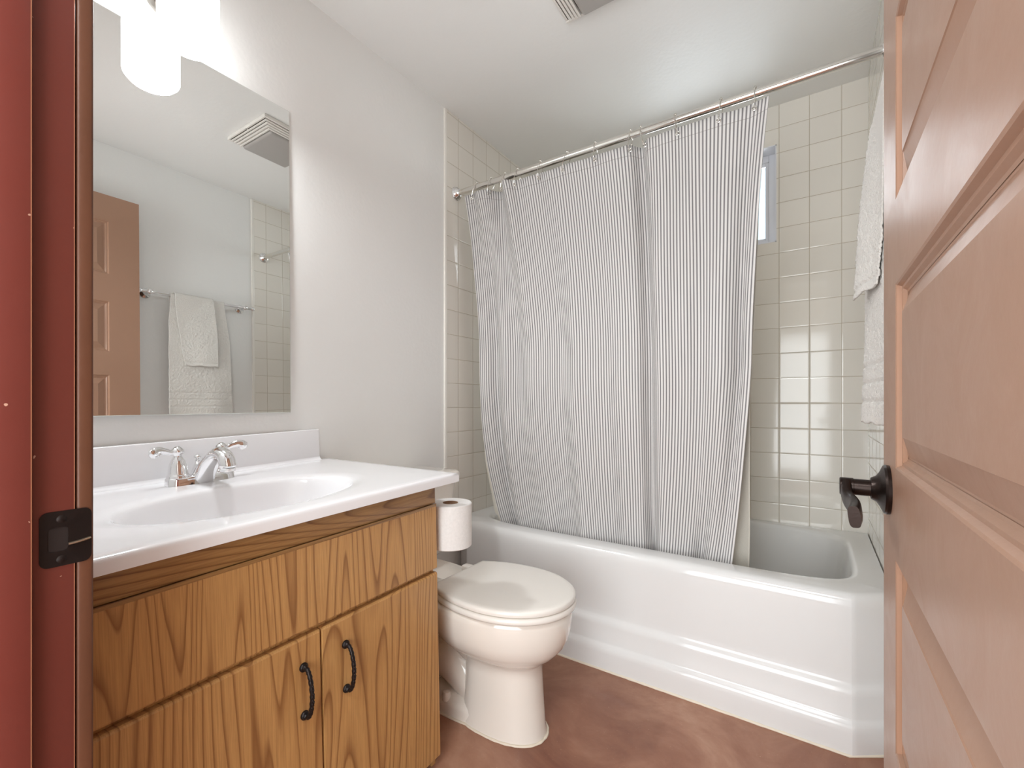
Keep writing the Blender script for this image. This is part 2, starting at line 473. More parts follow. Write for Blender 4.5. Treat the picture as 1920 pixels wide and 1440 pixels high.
# ------------------------------------------------------------------ door frame (left jamb is close to the camera)
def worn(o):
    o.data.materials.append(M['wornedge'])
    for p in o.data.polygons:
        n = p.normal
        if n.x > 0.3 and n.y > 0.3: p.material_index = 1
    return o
def frame():
    root = empty('trim_1', (JX0, 0.09, 0)); root['kind'] = 'structure'
    tag(root, 'red painted door frame with a raised stop and bare wood edge', 'door frame', kind='structure')
    bm = bmesh.new()
    box(bm, JX0 - 0.019, JX0, -0.0, 0.1445, 0, JZ, bev=0.0012)
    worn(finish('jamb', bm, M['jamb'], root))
    bm = bmesh.new(); box(bm, JX1, JX1 + 0.019, 0.0, 0.1445, 0, JZ, bev=0.0012)
    finish('jamb', bm, M['jamb'], root)
    bm = bmesh.new(); box(bm, JX0 - 0.019, JX1 + 0.019, 0.0, 0.1445, JZ, JZ + 0.019, bev=0.0012)
    finish('head_jamb', bm, M['jamb'], root)
    bm = bmesh.new()
    box(bm, JX0, JX0 + 0.011, 0.068, 0.110, 0, JZ, bev=0.0012, seg=2)
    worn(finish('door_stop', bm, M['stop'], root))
    bm = bmesh.new(); box(bm, JX1 - 0.011, JX1, 0.068, 0.110, 0, JZ, bev=0.0016, seg=3)
    finish('door_stop', bm, M['stop'], root)
    # bare wood casing whose edge continues the jamb
    bm = bmesh.new()
    box(bm, JX0 - 0.060, JX0 - 0.0005, 0.1455, 0.1600, 0, JZ + 0.06, bev=0.003, seg=3)
    o = finish('casing', bm, M['jambwood'], root); o['label'] = 'bare wood casing edge'
    bm = bmesh.new(); box(bm, JX0 - 0.0005, JX1 + 0.0005, 0.1455, 0.1600, JZ + 0.001, JZ + 0.06, bev=0.003)
    finish('casing', bm, M['jambwood'], root)
    # strike plate
    sp = empty('strike_plate', (JX0, 0.13, 0.80)); sp.parent = root; bpy.context.view_layer.update(); sp.matrix_parent_inverse = root.matrix_world.inverted()
    y0, y1, z0, z1 = 0.1165, 0.1580, 0.7735, 0.8310
    bm = bmesh.new()
    # plate outline with rounded corners, hole cut by building a frame of quads
    def rr(y0, y1, z0, z1, r, n=6):
        pts = []
        for (cy, cz, a0) in ((y1 - r, z1 - r, 0), (y0 + r, z1 - r, 90), (y0 + r, z0 + r, 180), (y1 - r, z0 + r, 270)):
            for k in range(n + 1):
                a = math.radians(a0 + 90 * k / n); pts.append((cy + r * math.cos(a), cz + r * math.sin(a)))
        return pts
    outer = rr(y0, y1, z0, z1, 0.007); inner = rr(0.1225, 0.1385, 0.7890, 0.8145, 0.004)
    def xcurl(y): return JX0 + 0.0012 - (max(0, y - 0.150) ** 2) * 26
    for nm, off in (('a', 0.0),):
        O = [bm.verts.new((xcurl(y), y, z)) for y, z in outer]; I = [bm.verts.new((JX0 + 0.0012, y, z)) for y, z in inner]
        I2 = [bm.verts.new((JX0 + 0.0002, y, z)) for y, z in inner]; O2 = [bm.verts.new((xcurl(y) - 0.0014, y, z)) for y, z in outer]
        n = len(O)
        for i in range(n):
            j = (i + 1) % n
            bm.faces.new((O[i], O[j], I[j], I[i])); bm.faces.new((I[i], I[j], I2[j], I2[i])); bm.faces.new((O[j], O[i], O2[i], O2[j]))
            bm.faces.new((O2[i], O2[j], I2[j], I2[i]))
    finish('plate', bm, M['blackm'], sp)
    bm = bmesh.new(); box(bm, JX0 + 0.00021, JX0 + 0.0004, 0.1225, 0.1385, 0.789, 0.8145)  # dark sheet, its colour paints in the shade of the latch recess
    o = finish('latch_hole', bm, M['holeshade'], sp)
    bm = bmesh.new()   # worn bright tongue of the latch lip
    tube(bm, spline([(JX0 + 0.0024, 0.1385, 0.7955), (JX0 + 0.0030, 0.147, 0.7965), (JX0 + 0.0016, 0.1565, 0.798)], 6), [0.0024] * 12 + [0.0016], 10, 0.6)
    o = finish('lip', bm, M['brass'], sp); o['label'] = 'worn bright metal lip'
    for z in (0.7805, 0.8225):
        bm = bmesh.new(); lathe(bm, [(0.0005, 0.0024), (0.0022, 0.0023), (0.0042, 0.0013)], (JX0, 0.1335, z), 'X', 18)
        s_ = finish('screw', bm, M['blackm'], sp)
    localize(sp); localize(root)
frame()

# ------------------------------------------------------------------ door
def door():
    DXF, DTH = 1.434, 0.035
    y0, y1, z0, z1 = 0.162, 0.905, 0.012, 1.957
    root = empty('door_1', (DXF, y0, z0)); tag(root, 'tan painted five-panel door standing open against the right wall', 'door', kind='structure')
    py0, py1 = y0 + 0.12, y1 - 0.12
    rows = [(0.110, 0.362), (0.485, 0.738), (0.858, 1.100), (1.210, 1.450), (1.580, 1.833)]
    mold = [(0.0, 0.0), (0.0025, 0.0012), (0.0050, 0.0060), (0.0085, 0.0062), (0.0120, 0.0100), (0.0150, 0.0108)]
    bm = bmesh.new()
    for side in (0, 1):
        X = (lambda d: DXF + d) if side == 0 else (lambda d: DXF + DTH - d)
        def quad(a, b, c, d): bm.faces.new([bm.verts.new(v) for v in (a, b, c, d)])
        def rect(ya, yb, za, zb): quad((X(0), ya, za), (X(0), yb, za), (X(0), yb, zb), (X(0), ya, zb))
        cuts = [z0] + [z for r in rows for z in r] + [z1]
        for i in range(len(cuts) - 1):
            za, zb = cuts[i], cuts[i + 1]
            rect(y0, py0, za, zb); rect(py1, y1, za, zb)
            if i % 2 == 0: rect(py0, py1, za, zb)
        for (a, b) in rows:
            prev = None
            for ins, dep in mold:
                lp = [bm.verts.new((X(dep), yy, zz)) for yy, zz in ((py0 + ins, a + ins), (py1 - ins, a + ins), (py1 - ins, b - ins), (py0 + ins, b - ins))]
                if prev:
                    for k in range(4): bm.faces.new((prev[k], prev[(k + 1) % 4], lp[(k + 1) % 4], lp[k]))
                prev = lp
    for (a, b, c, d) in (((DXF, y0, z0), (DXF + DTH, y0, z0), (DXF + DTH, y0, z1), (DXF, y0, z1)), ((DXF, y1, z0), (DXF + DTH, y1, z0), (DXF + DTH, y1, z1), (DXF, y1, z1)),
                         ((DXF, y0, z1), (DXF + DTH, y0, z1), (DXF + DTH, y1, z1), (DXF, y1, z1)), ((DXF, y0, z0), (DXF + DTH, y0, z0), (DXF + DTH, y1, z0), (DXF, y1, z0))):
        bm.faces.new([bm.verts.new(v) for v in (a, b, c, d)])
    finish('door_frame', bm, M['door'], root, angle=20)
    for (a, b) in rows:
        bm = bmesh.new(); ins = 0.0145
        for side in (0, 1):
            X = (lambda d: DXF + d) if side == 0 else (lambda d: DXF + DTH - d)
            prev = None
            for i2, dep in ((ins, 0.0112), (ins + 0.003, 0.0112), (ins + 0.028, 0.0024), (ins + 0.0288, 0.0012)):
                lp = [bm.verts.new((X(dep), yy, zz)) for yy, zz in ((py0 + i2, a + i2), (py1 - i2, a + i2), (py1 - i2, b - i2), (py0 + i2, b - i2))]
                if prev:
                    for k in range(4): bm.faces.new((prev[k], prev[(k + 1) % 4], lp[(k + 1) % 4], lp[k]))
                prev = lp
            bm.faces.new(prev)
        finish('panel', bm, M['door'], root, angle=15)
    # lever handles, dark bronze, one on each face
    for sgn, fx in ((-1, DXF), (1, DXF + DTH)):
        h = empty('door_handle', (fx, 0.845, 0.821)); h.parent = root; bpy.context.view_layer.update(); h.matrix_parent_inverse = root.matrix_world.inverted()
        def q(d, y, z): return (fx + sgn * d, y, z)
        reach = 1.0
        bm = bmesh.new()
        prof = [(0.0345, 0.0), (0.0350, 0.0040), (0.0335, 0.0068), (0.0300, 0.0082), (0.0245, 0.0105), (0.0185, 0.0145), (0.0160, 0.0190), (0.0150, 0.0205), (0.0125, 0.0210)]
        lathe(bm, [(r, sgn * d) for r, d in prof], (fx, 0.845, 0.821), 'X', 40)
        finish('rosette', bm, M['bronze'], h)
        bm = bmesh.new()
        lathe(bm, [(0.0118, sgn * d) for d in (0.0205, 0.040)] + [(0.0128, sgn * 0.0405), (0.0128, sgn * 0.0555), (0.0115, sgn * 0.0565)], (fx, 0.845, 0.821), 'X', 32)
        finish('spindle', bm, M['bronze'], h)
        bm = bmesh.new()
        path = spline([(0.0480, 0.845, 0.8240), (0.0490, 0.834, 0.8150), (0.0470, 0.822, 0.8060), (0.0430, 0.806, 0.8010), (0.0410, 0.788, 0.7995), (0.0420, 0.766, 0.7985), (0.0450, 0.745, 0.7965)], 5)
        pts = [q(*p) for p in path]
        n = len(pts)
        rad = [0.0112 + 0.0030 * min(1, i / (n * .5)) for i in range(n)]
        tube(bm, pts, rad, 28, [0.60 - .14 * min(1, i / (n * .4)) for i in range(n)], up=(1, 0, 0), sq=3.6)
        finish('lever', bm, M['bronze'], h, angle=60)
        localize(h)
    # latch face on the free edge, hinges on the other
    bm = bmesh.new(); box(bm, DXF + 0.006, DXF + 0.029, y1 - 0.001, y1 + 0.0012, 0.793, 0.849, bev=0.0008)
    finish('latch_plate', bm, M['blackm'], root)
    for z in (0.22, 1.0, 1.76):
        bm = bmesh.new(); lathe(bm, [(0.0055, -0.045), (0.0055, 0.045)], (DXF + DTH + 0.006, y0 + 0.0045, z), 'Z', 16)
        finish('hinge', bm, M['blackm'], root)
    localize(root)
door()

# ------------------------------------------------------------------ window in the shower wall
def window():
    root = empty('window_1', (0.9, RD + 0.1, WZ0)); tag(root, 'small white sliding window high in the tiled shower wall', 'window', kind='structure')
    bm = bmesh.new()       # painted reveal
    for d in ((WX0, WX0 + 0.004, RD - 0.001, RD + 0.13, WZ0, WZ1), (WX1 - 0.004, WX1, RD - 0.001, RD + 0.13, WZ0, WZ1),
              (WX0, WX1, RD - 0.001, RD + 0.13, WZ0, WZ0 + 0.004), (WX0, WX1, RD - 0.001, RD + 0.13, WZ1 - 0.004, WZ1)):
        box(bm, *d)
    finish('reveal', bm, M['vinyl'], root)
    def ring(name, x0, x1, z0, z1, w, ya, yb, bev=0.002):
        bm = bmesh.new()
        box(bm, x0, x0 + w, ya, yb, z0, z1, bev); box(bm, x1 - w, x1, ya, yb, z0, z1, bev)
        box(bm, x0 + w, x1 - w, ya, yb, z0, z0 + w, bev); box(bm, x0 + w, x1 - w, ya, yb, z1 - w, z1, bev)
        return finish(name, bm, M['vinyl'], root)
    ring('window_frame', WX0 + 0.004, WX1 - 0.004, WZ0 + 0.004, WZ1 - 0.004, 0.030, RD + 0.075, RD + 0.125)
    xm = 1.02
    s1 = ring('sash', xm - 0.02, WX1 - 0.026, WZ0 + 0.026, WZ1 - 0.026, 0.022, RD + 0.082, RD + 0.098)
    s2 = ring('sash', WX0 + 0.026, xm + 0.02, WZ0 + 0.026, WZ1 - 0.026, 0.022, RD + 0.102, RD + 0.118)
    bm = bmesh.new(); box(bm, xm + 0.002, WX1 - 0.048, RD + 0.088, RD + 0.092, WZ0 + 0.048, WZ1 - 0.048)
    finish('pane', bm, M['glass'], root)
    bm = bmesh.new(); box(bm, WX0 + 0.048, xm - 0.002, RD + 0.108, RD + 0.112, WZ0 + 0.048, WZ1 - 0.048)
    finish('pane', bm, M['glass'], root)
    localize(root)
window()

# outside: the pale wall of the next house and a leafy bush beside it
def outside():
    bm = bmesh.new()
    box(bm, -1.6, 1.32, 4.20, 4.33, 0.0, 3.36)
    box(bm, -1.6, 1.30, 4.32, 4.40, 0, 3.36)
    tag(finish('neighbouring_wall', bm, M['fence'], smooth=False), 'pale blue-white wall seen through the shower window', 'wall', kind='structure')
    bm = bmesh.new()
    for i in range(2600):
        a = random.uniform(0, 2 * PI); b = random.uniform(-1, 1); r = 0.42 + 0.16 * random.random()
        c = Vector((1.80 + r * math.sqrt(1 - b * b) * math.cos(a), 4.0 + r * math.sqrt(1 - b * b) * math.sin(a), 2.15 + 1.5 * b * r * 1.6))
        d1 = Vector((random.uniform(-1, 1), random.uniform(-1, 1), random.uniform(-1, 1))).normalized() * 0.045
        d2 = d1.cross(Vector((random.uniform(-1, 1), random.uniform(-1, 1), random.uniform(-1, 1)))).normalized() * 0.022
        bm.faces.new([bm.verts.new(v) for v in (c - d1, c + d2, c + d1, c - d2)])
    root = empty('bush', (1.80, 4.0, 0)); tag(root, 'green leafy bush outside the shower window', 'bush')
    finish('foliage', bm, M['leaf'], root, smooth=False)
    bm = bmesh.new(); tube(bm, [(1.80, 4.0, 0), (1.82, 4.02, 0.8), (1.79, 4.0, 2.2)], [0.05, 0.04, 0.02], 10)
    finish('trunk', bm, M['core'], root); localize(root)
outside()

# ------------------------------------------------------------------ bathtub
def tub():
    XL, XR, YB = 0.0085, RW - 0.0085, RD - 0.002
    def outline(yf, cham=0.092, dy=0.066):
        P = [(XL, YB), (XL, yf + dy), (XL + cham, yf), (XR - cham, yf), (XR, yf + dy), (XR, YB)]
        cnt = [24, 8, 60, 8, 24, 60]
        # fillets at the chamfer corners come from sampling a smoothed polyline
        pts = []
        for i in range(6):
            a, b = Vector(P[i]), Vector(P[(i + 1) % 6])
            for k in range(cnt[i]):
                t = k / cnt[i]
                t = t * t * (3 - 2 * t) if i in (0, 2, 4, 5) else t
                pts.append(a.lerp(b, t))
        return pts
    cx, cy = 0.5 * (XL + XR), 1.965
    base = outline(1.56)
    dirs = [Vector(((p.x - cx) / (0.5 * (XR - XL)), (p.y - cy) / 0.38)) for p in base]
    def inner(x0, x1, yf, yb, n, z):
        cx2, cy2, a, b = 0.5 * (x0 + x1), 0.5 * (yf + yb), 0.5 * (x1 - x0), 0.5 * (yb - yf)
        out = []
        for d in dirs:
            r = (abs(d.x) ** n + abs(d.y) ** n) ** (-1.0 / n)
            out.append(Vector((cx2 + a * d.x * r, cy2 + b * d.y * r, z)))
        return out
    prof = [(1.530, 0.0), (1.530, 0.060), (1.531, 0.072), (1.535, 0.082), (1.541, 0.088), (1.544, 0.094), (1.5445, 0.150), (1.546, 0.160), (1.551, 0.170), (1.556, 0.177), (1.558, 0.184),
            (1.5585, 0.20), (1.560, 0.36), (1.5605, 0.385), (1.5625, 0.398), (1.568, 0.410), (1.576, 0.417), (1.586, 0.420)]
    loops = [[Vector((p.x, p.y, z)) for p in outline(yf)] for yf, z in prof]
    # rim, then basin
    loops.append(inner(0.085, 1.462, 1.640, 2.290, 7.0, 0.4205))
    loops.append(inner(0.090, 1.457, 1.647, 2.286, 6.5, 0.4190))
    loops.append(inner(0.096, 1.451, 1.653, 2.281, 6.0, 0.4140))
    loops.append(inner(0.101, 1.446, 1.657, 2.277, 5.5, 0.4050))
    loops.append(inner(0.115, 1.435, 1.666, 2.268, 5.0, 0.34))
    loops.append(inner(0.135, 1.415, 1.678, 2.257, 4.6, 0.22))
    loops.append(inner(0.165, 1.385, 1.692, 2.243, 4.2, 0.12))
    loops.append(inner(0.200, 1.350, 1.712, 2.223, 4.0, 0.075))
    loops.append(inner(0.260, 1.290, 1.745, 2.190, 3.6, 0.058))
    loops.append(inner(0.55, 1.00, 1.90, 2.03, 2.5, 0.054))
    bm = bmesh.new(); loft(bm, loops, True, True)
    root = empty('bathtub', (0.77, 1.6, 0)); tag(root, 'white enamelled alcove bathtub with stepped apron along the back wall', 'bathtub')
    finish('tub_body', bm, M['tub'], root, angle=70)
    bm = bmesh.new()        # ragged caulk bead along the floor
    pts = []
    for i in range(90):
        x = XL + 0.1 + (XR - XL - 0.2) * i / 89
        pts.append((x, 1.5285 + 0.0012 * noise.noise((x * 30, 0, 0)), 0.002))
    pts += [(XR - 0.05, 1.562, 0.002), (XR - 0.004, 1.594, 0.002)]
    tube(bm, pts, [0.0042 + 0.0018 * noise.noise((p[0] * 45, 3, 0)) for p in pts], 8)
    finish('caulk_bead', bm, M['caulk'], root)
    bm = bmesh.new(); lathe(bm, [(0.002, 0.062), (0.018, 0.0625), (0.024, 0.0585), (0.024, 0.056)], (0.36, 1.965, 0), 'Z', 24)
    finish('drain', bm, M['chrome'], root)
    localize(root)
tub()

# ------------------------------------------------------------------ toilet
TY = 1.125
def egg(xb, xf, w, z, n=2.0, N_=56, nb=None):
    """outline: back half squarish (nb), front half elliptical"""
    out = []
    cx = xb + (xf - xb) * 0.46
    for i in range(N_):
        t = 2 * PI * i / N_
        c, s = math.cos(t), math.sin(t)
        nn = n if c > 0 else (nb or n)
        a = (xf - cx) if c > 0 else (cx - xb)
        r = (abs(c) ** nn + abs(s) ** nn) ** (-1.0 / nn)
        out.append(Vector((cx + a * c * r, TY + w * s * r, z)))
    return out
def toilet():
    root = empty('toilet', (0.5, TY, 0)); tag(root, 'white two-piece toilet with closed lid between vanity and bathtub', 'toilet')
    bm = bmesh.new()
    lv = [(0.455, 0.722, 0.086, 0.0, 2.2), (0.455, 0.722, 0.086, 0.010, 2.2), (0.464, 0.717, 0.083, 0.028, 2.25), (0.470, 0.711, 0.082, 0.10, 2.3), (0.474, 0.706, 0.081, 0.170, 2.35),
          (0.470, 0.706, 0.081, 0.196, 2.35), (0.460, 0.712, 0.086, 0.209, 2.3), (0.440, 0.733, 0.106, 0.222, 2.15), (0.415, 0.756, 0.130, 0.240, 2.08), (0.395, 0.775, 0.149, 0.263, 2.05),
          (0.375, 0.788, 0.160, 0.291, 2.0), (0.355, 0.795, 0.166, 0.322, 2.0), (0.34, 0.797, 0.168, 0.348, 2.0), (0.34, 0.796, 0.167, 0.360, 2.0), (0.345, 0.790, 0.162, 0.3665, 2.0)]
    loft(bm, [egg(xb, xf, w, z, n, nb=3.0) for xb, xf, w, z, n in lv])
    finish('bowl', bm, M['porc'], root, angle=75)
    bm = bmesh.new()       # low rear foot plate
    lv = [(0.17, 0.60, 0.085, 0.0), (0.17, 0.60, 0.085, 0.030), (0.175, 0.60, 0.081, 0.042), (0.19, 0.58, 0.072, 0.050), (0.22, 0.55, 0.060, 0.058)]
    loft(bm, [egg(a, b, w, z, 3.2, nb=3.2) for a, b, w, z in lv])
    finish('foot', bm, M['porc'], root, angle=60)
    bm = bmesh.new()       # exposed trapway curling down behind the pedestal
    pts = spline([(0.56, TY, 0.17), (0.50, TY, 0.205), (0.43, TY, 0.245), (0.36, TY, 0.262), (0.29, TY, 0.235), (0.255, TY, 0.165), (0.255, TY, 0.09), (0.26, TY, 0.02)], 6)
    tube(bm, pts, [0.062 + 0.012 * math.sin(PI * i / (len(pts) - 1)) for i in range(len(pts))], 24)
    pts = spline([(0.50, TY, 0.06), (0.44, TY, 0.11), (0.39, TY, 0.135), (0.33, TY, 0.12), (0.28, TY, 0.06)], 6)
    tube(bm, pts, [0.06 + .012 * math.sin(PI * i / (len(pts) - 1)) for i in range(len(pts))], 24)
    finish('trapway', bm, M['porc'], root, angle=75)
    bm = bmesh.new()       # deck between bowl and tank
    lv = [(0.07, 0.42, 0.075, 0.25), (0.05, 0.43, 0.098, 0.30), (0.035, 0.44, 0.118, 0.345), (0.03, 0.44, 0.126, 0.362), (0.032, 0.43, 0.124, 0.370)]
    loft(bm, [egg(a, b, w, z, 3.0, nb=4.0) for a, b, w, z in lv])
    finish('deck', bm, M['porc'], root, angle=70)
    def rrect(x0, x1, w, z, n=7.0, N_=64):
        out = []
        cx, a = 0.5 * (x0 + x1), 0.5 * (x1 - x0)
        for i in range(N_):
            t = 2 * PI * i / N_; c, s = math.cos(t), math.sin(t)
            r = (abs(c) ** n + abs(s) ** n) ** (-1.0 / n)
            out.append(Vector((cx + a * c * r, TY + 0.031 + w * s * r, z)))
        return out
    bm = bmesh.new()
    loft(bm, [rrect(0.045, 0.185, 0.150, 0.371), rrect(0.030, 0.200, 0.163, 0.385), rrect(0.022, 0.210, 0.172, 0.42), rrect(0.018, 0.220, 0.190, 0.55), rrect(0.015, 0.226, 0.207, 0.648)])
    finish('tank', bm, M['porc'], root, angle=60)
    bm = bmesh.new()
    loft(bm, [rrect(0.012, 0.229, 0.210, 0.648), rrect(0.008, 0.238, 0.219, 0.652), rrect(0.008, 0.239, 0.220, 0.672), rrect(0.011, 0.236, 0.217, 0.680), rrect(0.02, 0.226, 0.207, 0.684)])
    finish('tank_lid', bm, M['porc'], root, angle=60)
    bm = bmesh.new()
    tube(bm, [(0.226, TY - 0.13, 0.61), (0.24, TY - 0.13, 0.61)], 0.010, 14); tube(bm, [(0.241, TY - 0.13, 0.61), (0.244, TY - 0.09, 0.606), (0.243, TY - 0.06, 0.60)], 0.0055, 10)
    finish('flush_lever', bm, M['chrome'], root)
    def dee(inset, z):
        xb, xf, w, wb, xc = 0.414 + inset, 0.803 - inset, 0.172 - inset, 0.124 - inset, 0.600
        half = []
        for k in range(37):
            t = k / 36 * PI / 2; half.append((xc + (xf - xc) * math.cos(t), w * math.sin(t) ** 0.96))
        for k in range(1, 15):
            u = k / 14; half.append((xc + (xb - xc) * u, w - (w - wb) * u ** 2.2))
        half.append((xb, wb * 0.5))
        return [Vector((x, TY + y, z)) for x, y in half] + [Vector((x, TY - y, z)) for x, y in half[::-1][:-1]]
    bm = bmesh.new()
    loft(bm, [dee(a, z) for a, z in ((0.006, 0.3695), (0.0, 0.3715), (-0.002, 0.376), (-0.002, 0.382), (0.001, 0.3865), (0.006, 0.388))])
    finish('seat', bm, M['seat'], root, angle=60)
    bm = bmesh.new()
    loft(bm, [dee(a, z) for a, z in ((0.006, 0.3900), (0.001, 0.3915), (0.0, 0.396), (0.0, 0.401), (0.0025, 0.4048), (0.007, 0.4068), (0.018, 0.4078), (0.06, 0.4092), (0.10, 0.4098))])
    finish('lid', bm, M['seat'], root, angle=60)
    for s in (-1, 1):
        bm = bmesh.new(); box(bm, 0.372, 0.410, TY + s * 0.075 - 0.014, TY + s * 0.075 + 0.014, 0.3705, 0.399, bev=0.005, seg=3)
        finish('hinge', bm, M['seat'], root)
        bm = bmesh.new(); lathe(bm, [(0.014, 0.040), (0.0145, 0.055), (0.011, 0.064), (0.004, 0.067)], (0.425, TY + s * 0.072, 0), 'Z', 20)
        finish('bolt_cap', bm, M['seat'], root)
    bm = bmesh.new()
    lp = egg(0.454, 0.725, 0.0880, 0.0015, 2.2, nb=3.0, N_=90); lp = [p for p in lp]
    tube(bm, lp + [lp[0]], [0.0035 + 0.0018 * noise.noise(p * 60) for p in lp] + [0.0035], 8)
    lp = [p for p in egg(0.168, 0.60, 0.0875, 0.0015, 3.2, nb=3.2, N_=90) if p.x < 0.52]
    tube(bm, lp, 0.0035, 8)
    finish('caulk_bead', bm, M['caulk'], root)
    localize(root)
toilet()

# ------------------------------------------------------------------ vanity (stands very slightly out of level, as in the photo)
VA = 0.026
PIV = Vector((0.0, 0.912, 0.0))
CX1 = 0.550           # cabinet front
CTX = 0.578           # counter front edge
VY0, VY1 = 0.163, 0.888
def vroot(name, z):
    return empty(name, (0.28, 0.912, z), (VA, 0, 0))
def place_tilted(root, zpiv=0.0):
    """shapes are written as if level; turn them with their root about the pivot line"""
    bpy.context.view_layer.update()
    R = Matrix.Translation(PIV) @ Matrix.Rotation(VA, 4, 'X') @ Matrix.Translation(-PIV)
    loc = R @ Vector(root['lev'])
    root.location = loc; root.rotation_euler = (VA, 0, 0)
    for c in root.children:
        c.matrix_parent_inverse = Matrix.Translation(-Vector(root['lev']))
    del root['lev']

def vanity():
    root = empty('vanity_cabinet'); root['lev'] = (0.28, 0.53, 0.02)
    tag(root, 'oak vanity cabinet with two doors under the white sink top', 'cabinet')
    bm = bmesh.new()
    box(bm, 0.003, CX1 - 0.020, VY0, VY0 + 0.014, 0.0, 0.735); box(bm, 0.003, CX1 - 0.020, VY1 - 0.014, VY1, 0.0, 0.735)
    box(bm, 0.003, CX1 - 0.024, VY0 + .014, VY1 - .014, 0.03, 0.045)
    finish('carcass', bm, M['oak'], root, smooth=False)
    bm = bmesh.new(); box(bm, CX1 - 0.035, CX1 - 0.027, VY0 + .014, VY1 - 0.014, 0.017, 0.05); finish('toe_kick', bm, M['dark'], root, smooth=False)
    bm = bmesh.new(); box(bm, CX1 - 0.026, CX1 - 0.0195, VY0 + 0.014, VY1 - 0.014, 0.045, 0.733); finish('inner_panel', bm, M['dark'], root, smooth=False)
    bm = bmesh.new()
    box(bm, CX1 - 0.0195, CX1 - 0.0155, VY0, VY0 + 0.022, 0.02, 0.735, bev=0.0006); box(bm, CX1 - 0.0195, CX1 - 0.0155, VY1 - 0.022, VY1, 0.02, 0.735, bev=0.0006)
    box(bm, CX1 - 0.0195, CX1 - 0.0155, VY0 + .022, VY1 - .022, 0.494, 0.532, bev=0.0006)
    finish('face_frame', bm, M['oak'], root)
    bm = bmesh.new()      # top rail, horizontal grain, just proud of the false drawer front below it
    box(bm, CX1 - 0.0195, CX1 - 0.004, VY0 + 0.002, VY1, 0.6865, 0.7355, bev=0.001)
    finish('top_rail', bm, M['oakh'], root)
    def leaf(name, y0, y1, z0, z1, mat, mold=True, par=root):
        bm = bmesh.new(); X = CX1
        lips = [(0.0, -0.0150), (0.0, -0.0045), (0.0015, -0.0018), (0.0045, 0.0)]
        rings_ = []
        for ins, dx in lips:
            rings_.append([Vector((X + dx, y, z)) for y, z in ((y0 + ins * .3, z0 + ins), (y1 - ins * .3, z0 + ins), (y1 - ins * .3, z1 - ins), (y0 + ins * .3, z1 - ins))])
        loft(bm, rings_, True, True)
        return finish(name, bm, mat, par, angle=25)
    leaf('false_drawer_front', VY0 + 0.002, VY1 - 0.0005, 0.5190, 0.6835, M['oak'])
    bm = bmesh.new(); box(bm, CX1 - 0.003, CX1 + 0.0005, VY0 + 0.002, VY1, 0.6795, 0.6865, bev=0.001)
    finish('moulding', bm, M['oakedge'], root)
    YM = 0.5510
    d1 = leaf('door', VY0 + 0.002, YM - 0.0018, 0.030, 0.5095, M['oak2'])
    d2 = leaf('door', YM + 0.0018, VY1 - 0.0005, 0.030, 0.5095, M['oak3'])
    for d, yh in ((d1, 0.5120), (d2, 0.6060)):
        bm = bmesh.new()
        zc = 0.408
        path = spline([(CX1 + 0.001, yh, zc - 0.047), (CX1 + 0.013, yh, zc - 0.045), (CX1 + 0.022, yh, zc - 0.030), (CX1 + 0.0265, yh, zc), (CX1 + 0.022, yh, zc + 0.030), (CX1 + 0.013, yh, zc + 0.045), (CX1 + 0.001, yh, zc + 0.047)], 7)
        n = len(path)
        rad = [0.0062 if (i < 4 or i > n - 5) else 0.0042 + 0.0006 * math.sin(i * 2.2) for i in range(n)]
        tube(bm, path, rad, 14, 1.0, up=(0, 1, 0))
        for zz in (zc - 0.046, zc + 0.046):
            lathe(bm, [(0.0085, -0.0005), (0.0085, 0.003), (0.0062, 0.006)], (CX1, yh, zz), 'X', 18)
        for k in range(-9, 10):     # little rope beads along the bow
            z = zc + k * 0.0036; t = abs(k) / 9.0
            x = CX1 + 0.0265 - 0.0062 * t * t + 0.0030
            bmesh.ops.create_uvsphere(bm, u_segments=8, v_segments=6, radius=0.0021, matrix=Matrix.Translation((x, yh + (0.0012 if k % 2 else -0.0012), z)))
        h = finish('handle', bm, M['blackm'], d, angle=70)
    place_tilted(root)

    # one-piece counter with integral basin
    top = empty('sink_countertop'); top['lev'] = (0.28, 0.53, 0.736)
    tag(top, 'white one-piece sink top with oval basin and backsplash', 'sink')
    X0, X1, Y0, Y1, Z0, Z1 = 0.002, CTX, VY0 - 0.003, 0.946, 0.7362, 0.7595
    SX, SY, A, B = 0.353, 0.523, 0.147, 0.234
    bm = bmesh.new()
    NS = 96
    def rectpt(t, x0, x1, y0, y1, z):
        # project direction on rectangle from the basin centre
        c, s = math.cos(t), math.sin(t)
        k = min(((x1 - SX) / c) if c > 1e-9 else ((x0 - SX) / c if c < -1e-9 else 1e9), ((y1 - SY) / s) if s > 1e-9 else ((y0 - SY) / s if s < -1e-9 else 1e9))
        return Vector((SX + c * k, SY + s * k, z))
    # use angles that include the corners
    angs = sorted([2 * PI * i / NS for i in range(NS)] + [math.atan2(y - SY, x - SX) % (2 * PI) for x in (X0, X1) for y in (Y0, Y1)])
    def ell(a, b, z): return [Vector((SX + a * math.cos(t2), SY + b * math.sin(t2), z)) for t2 in [math.atan2(math.sin(t) / b, math.cos(t) / a) for t in angs]]
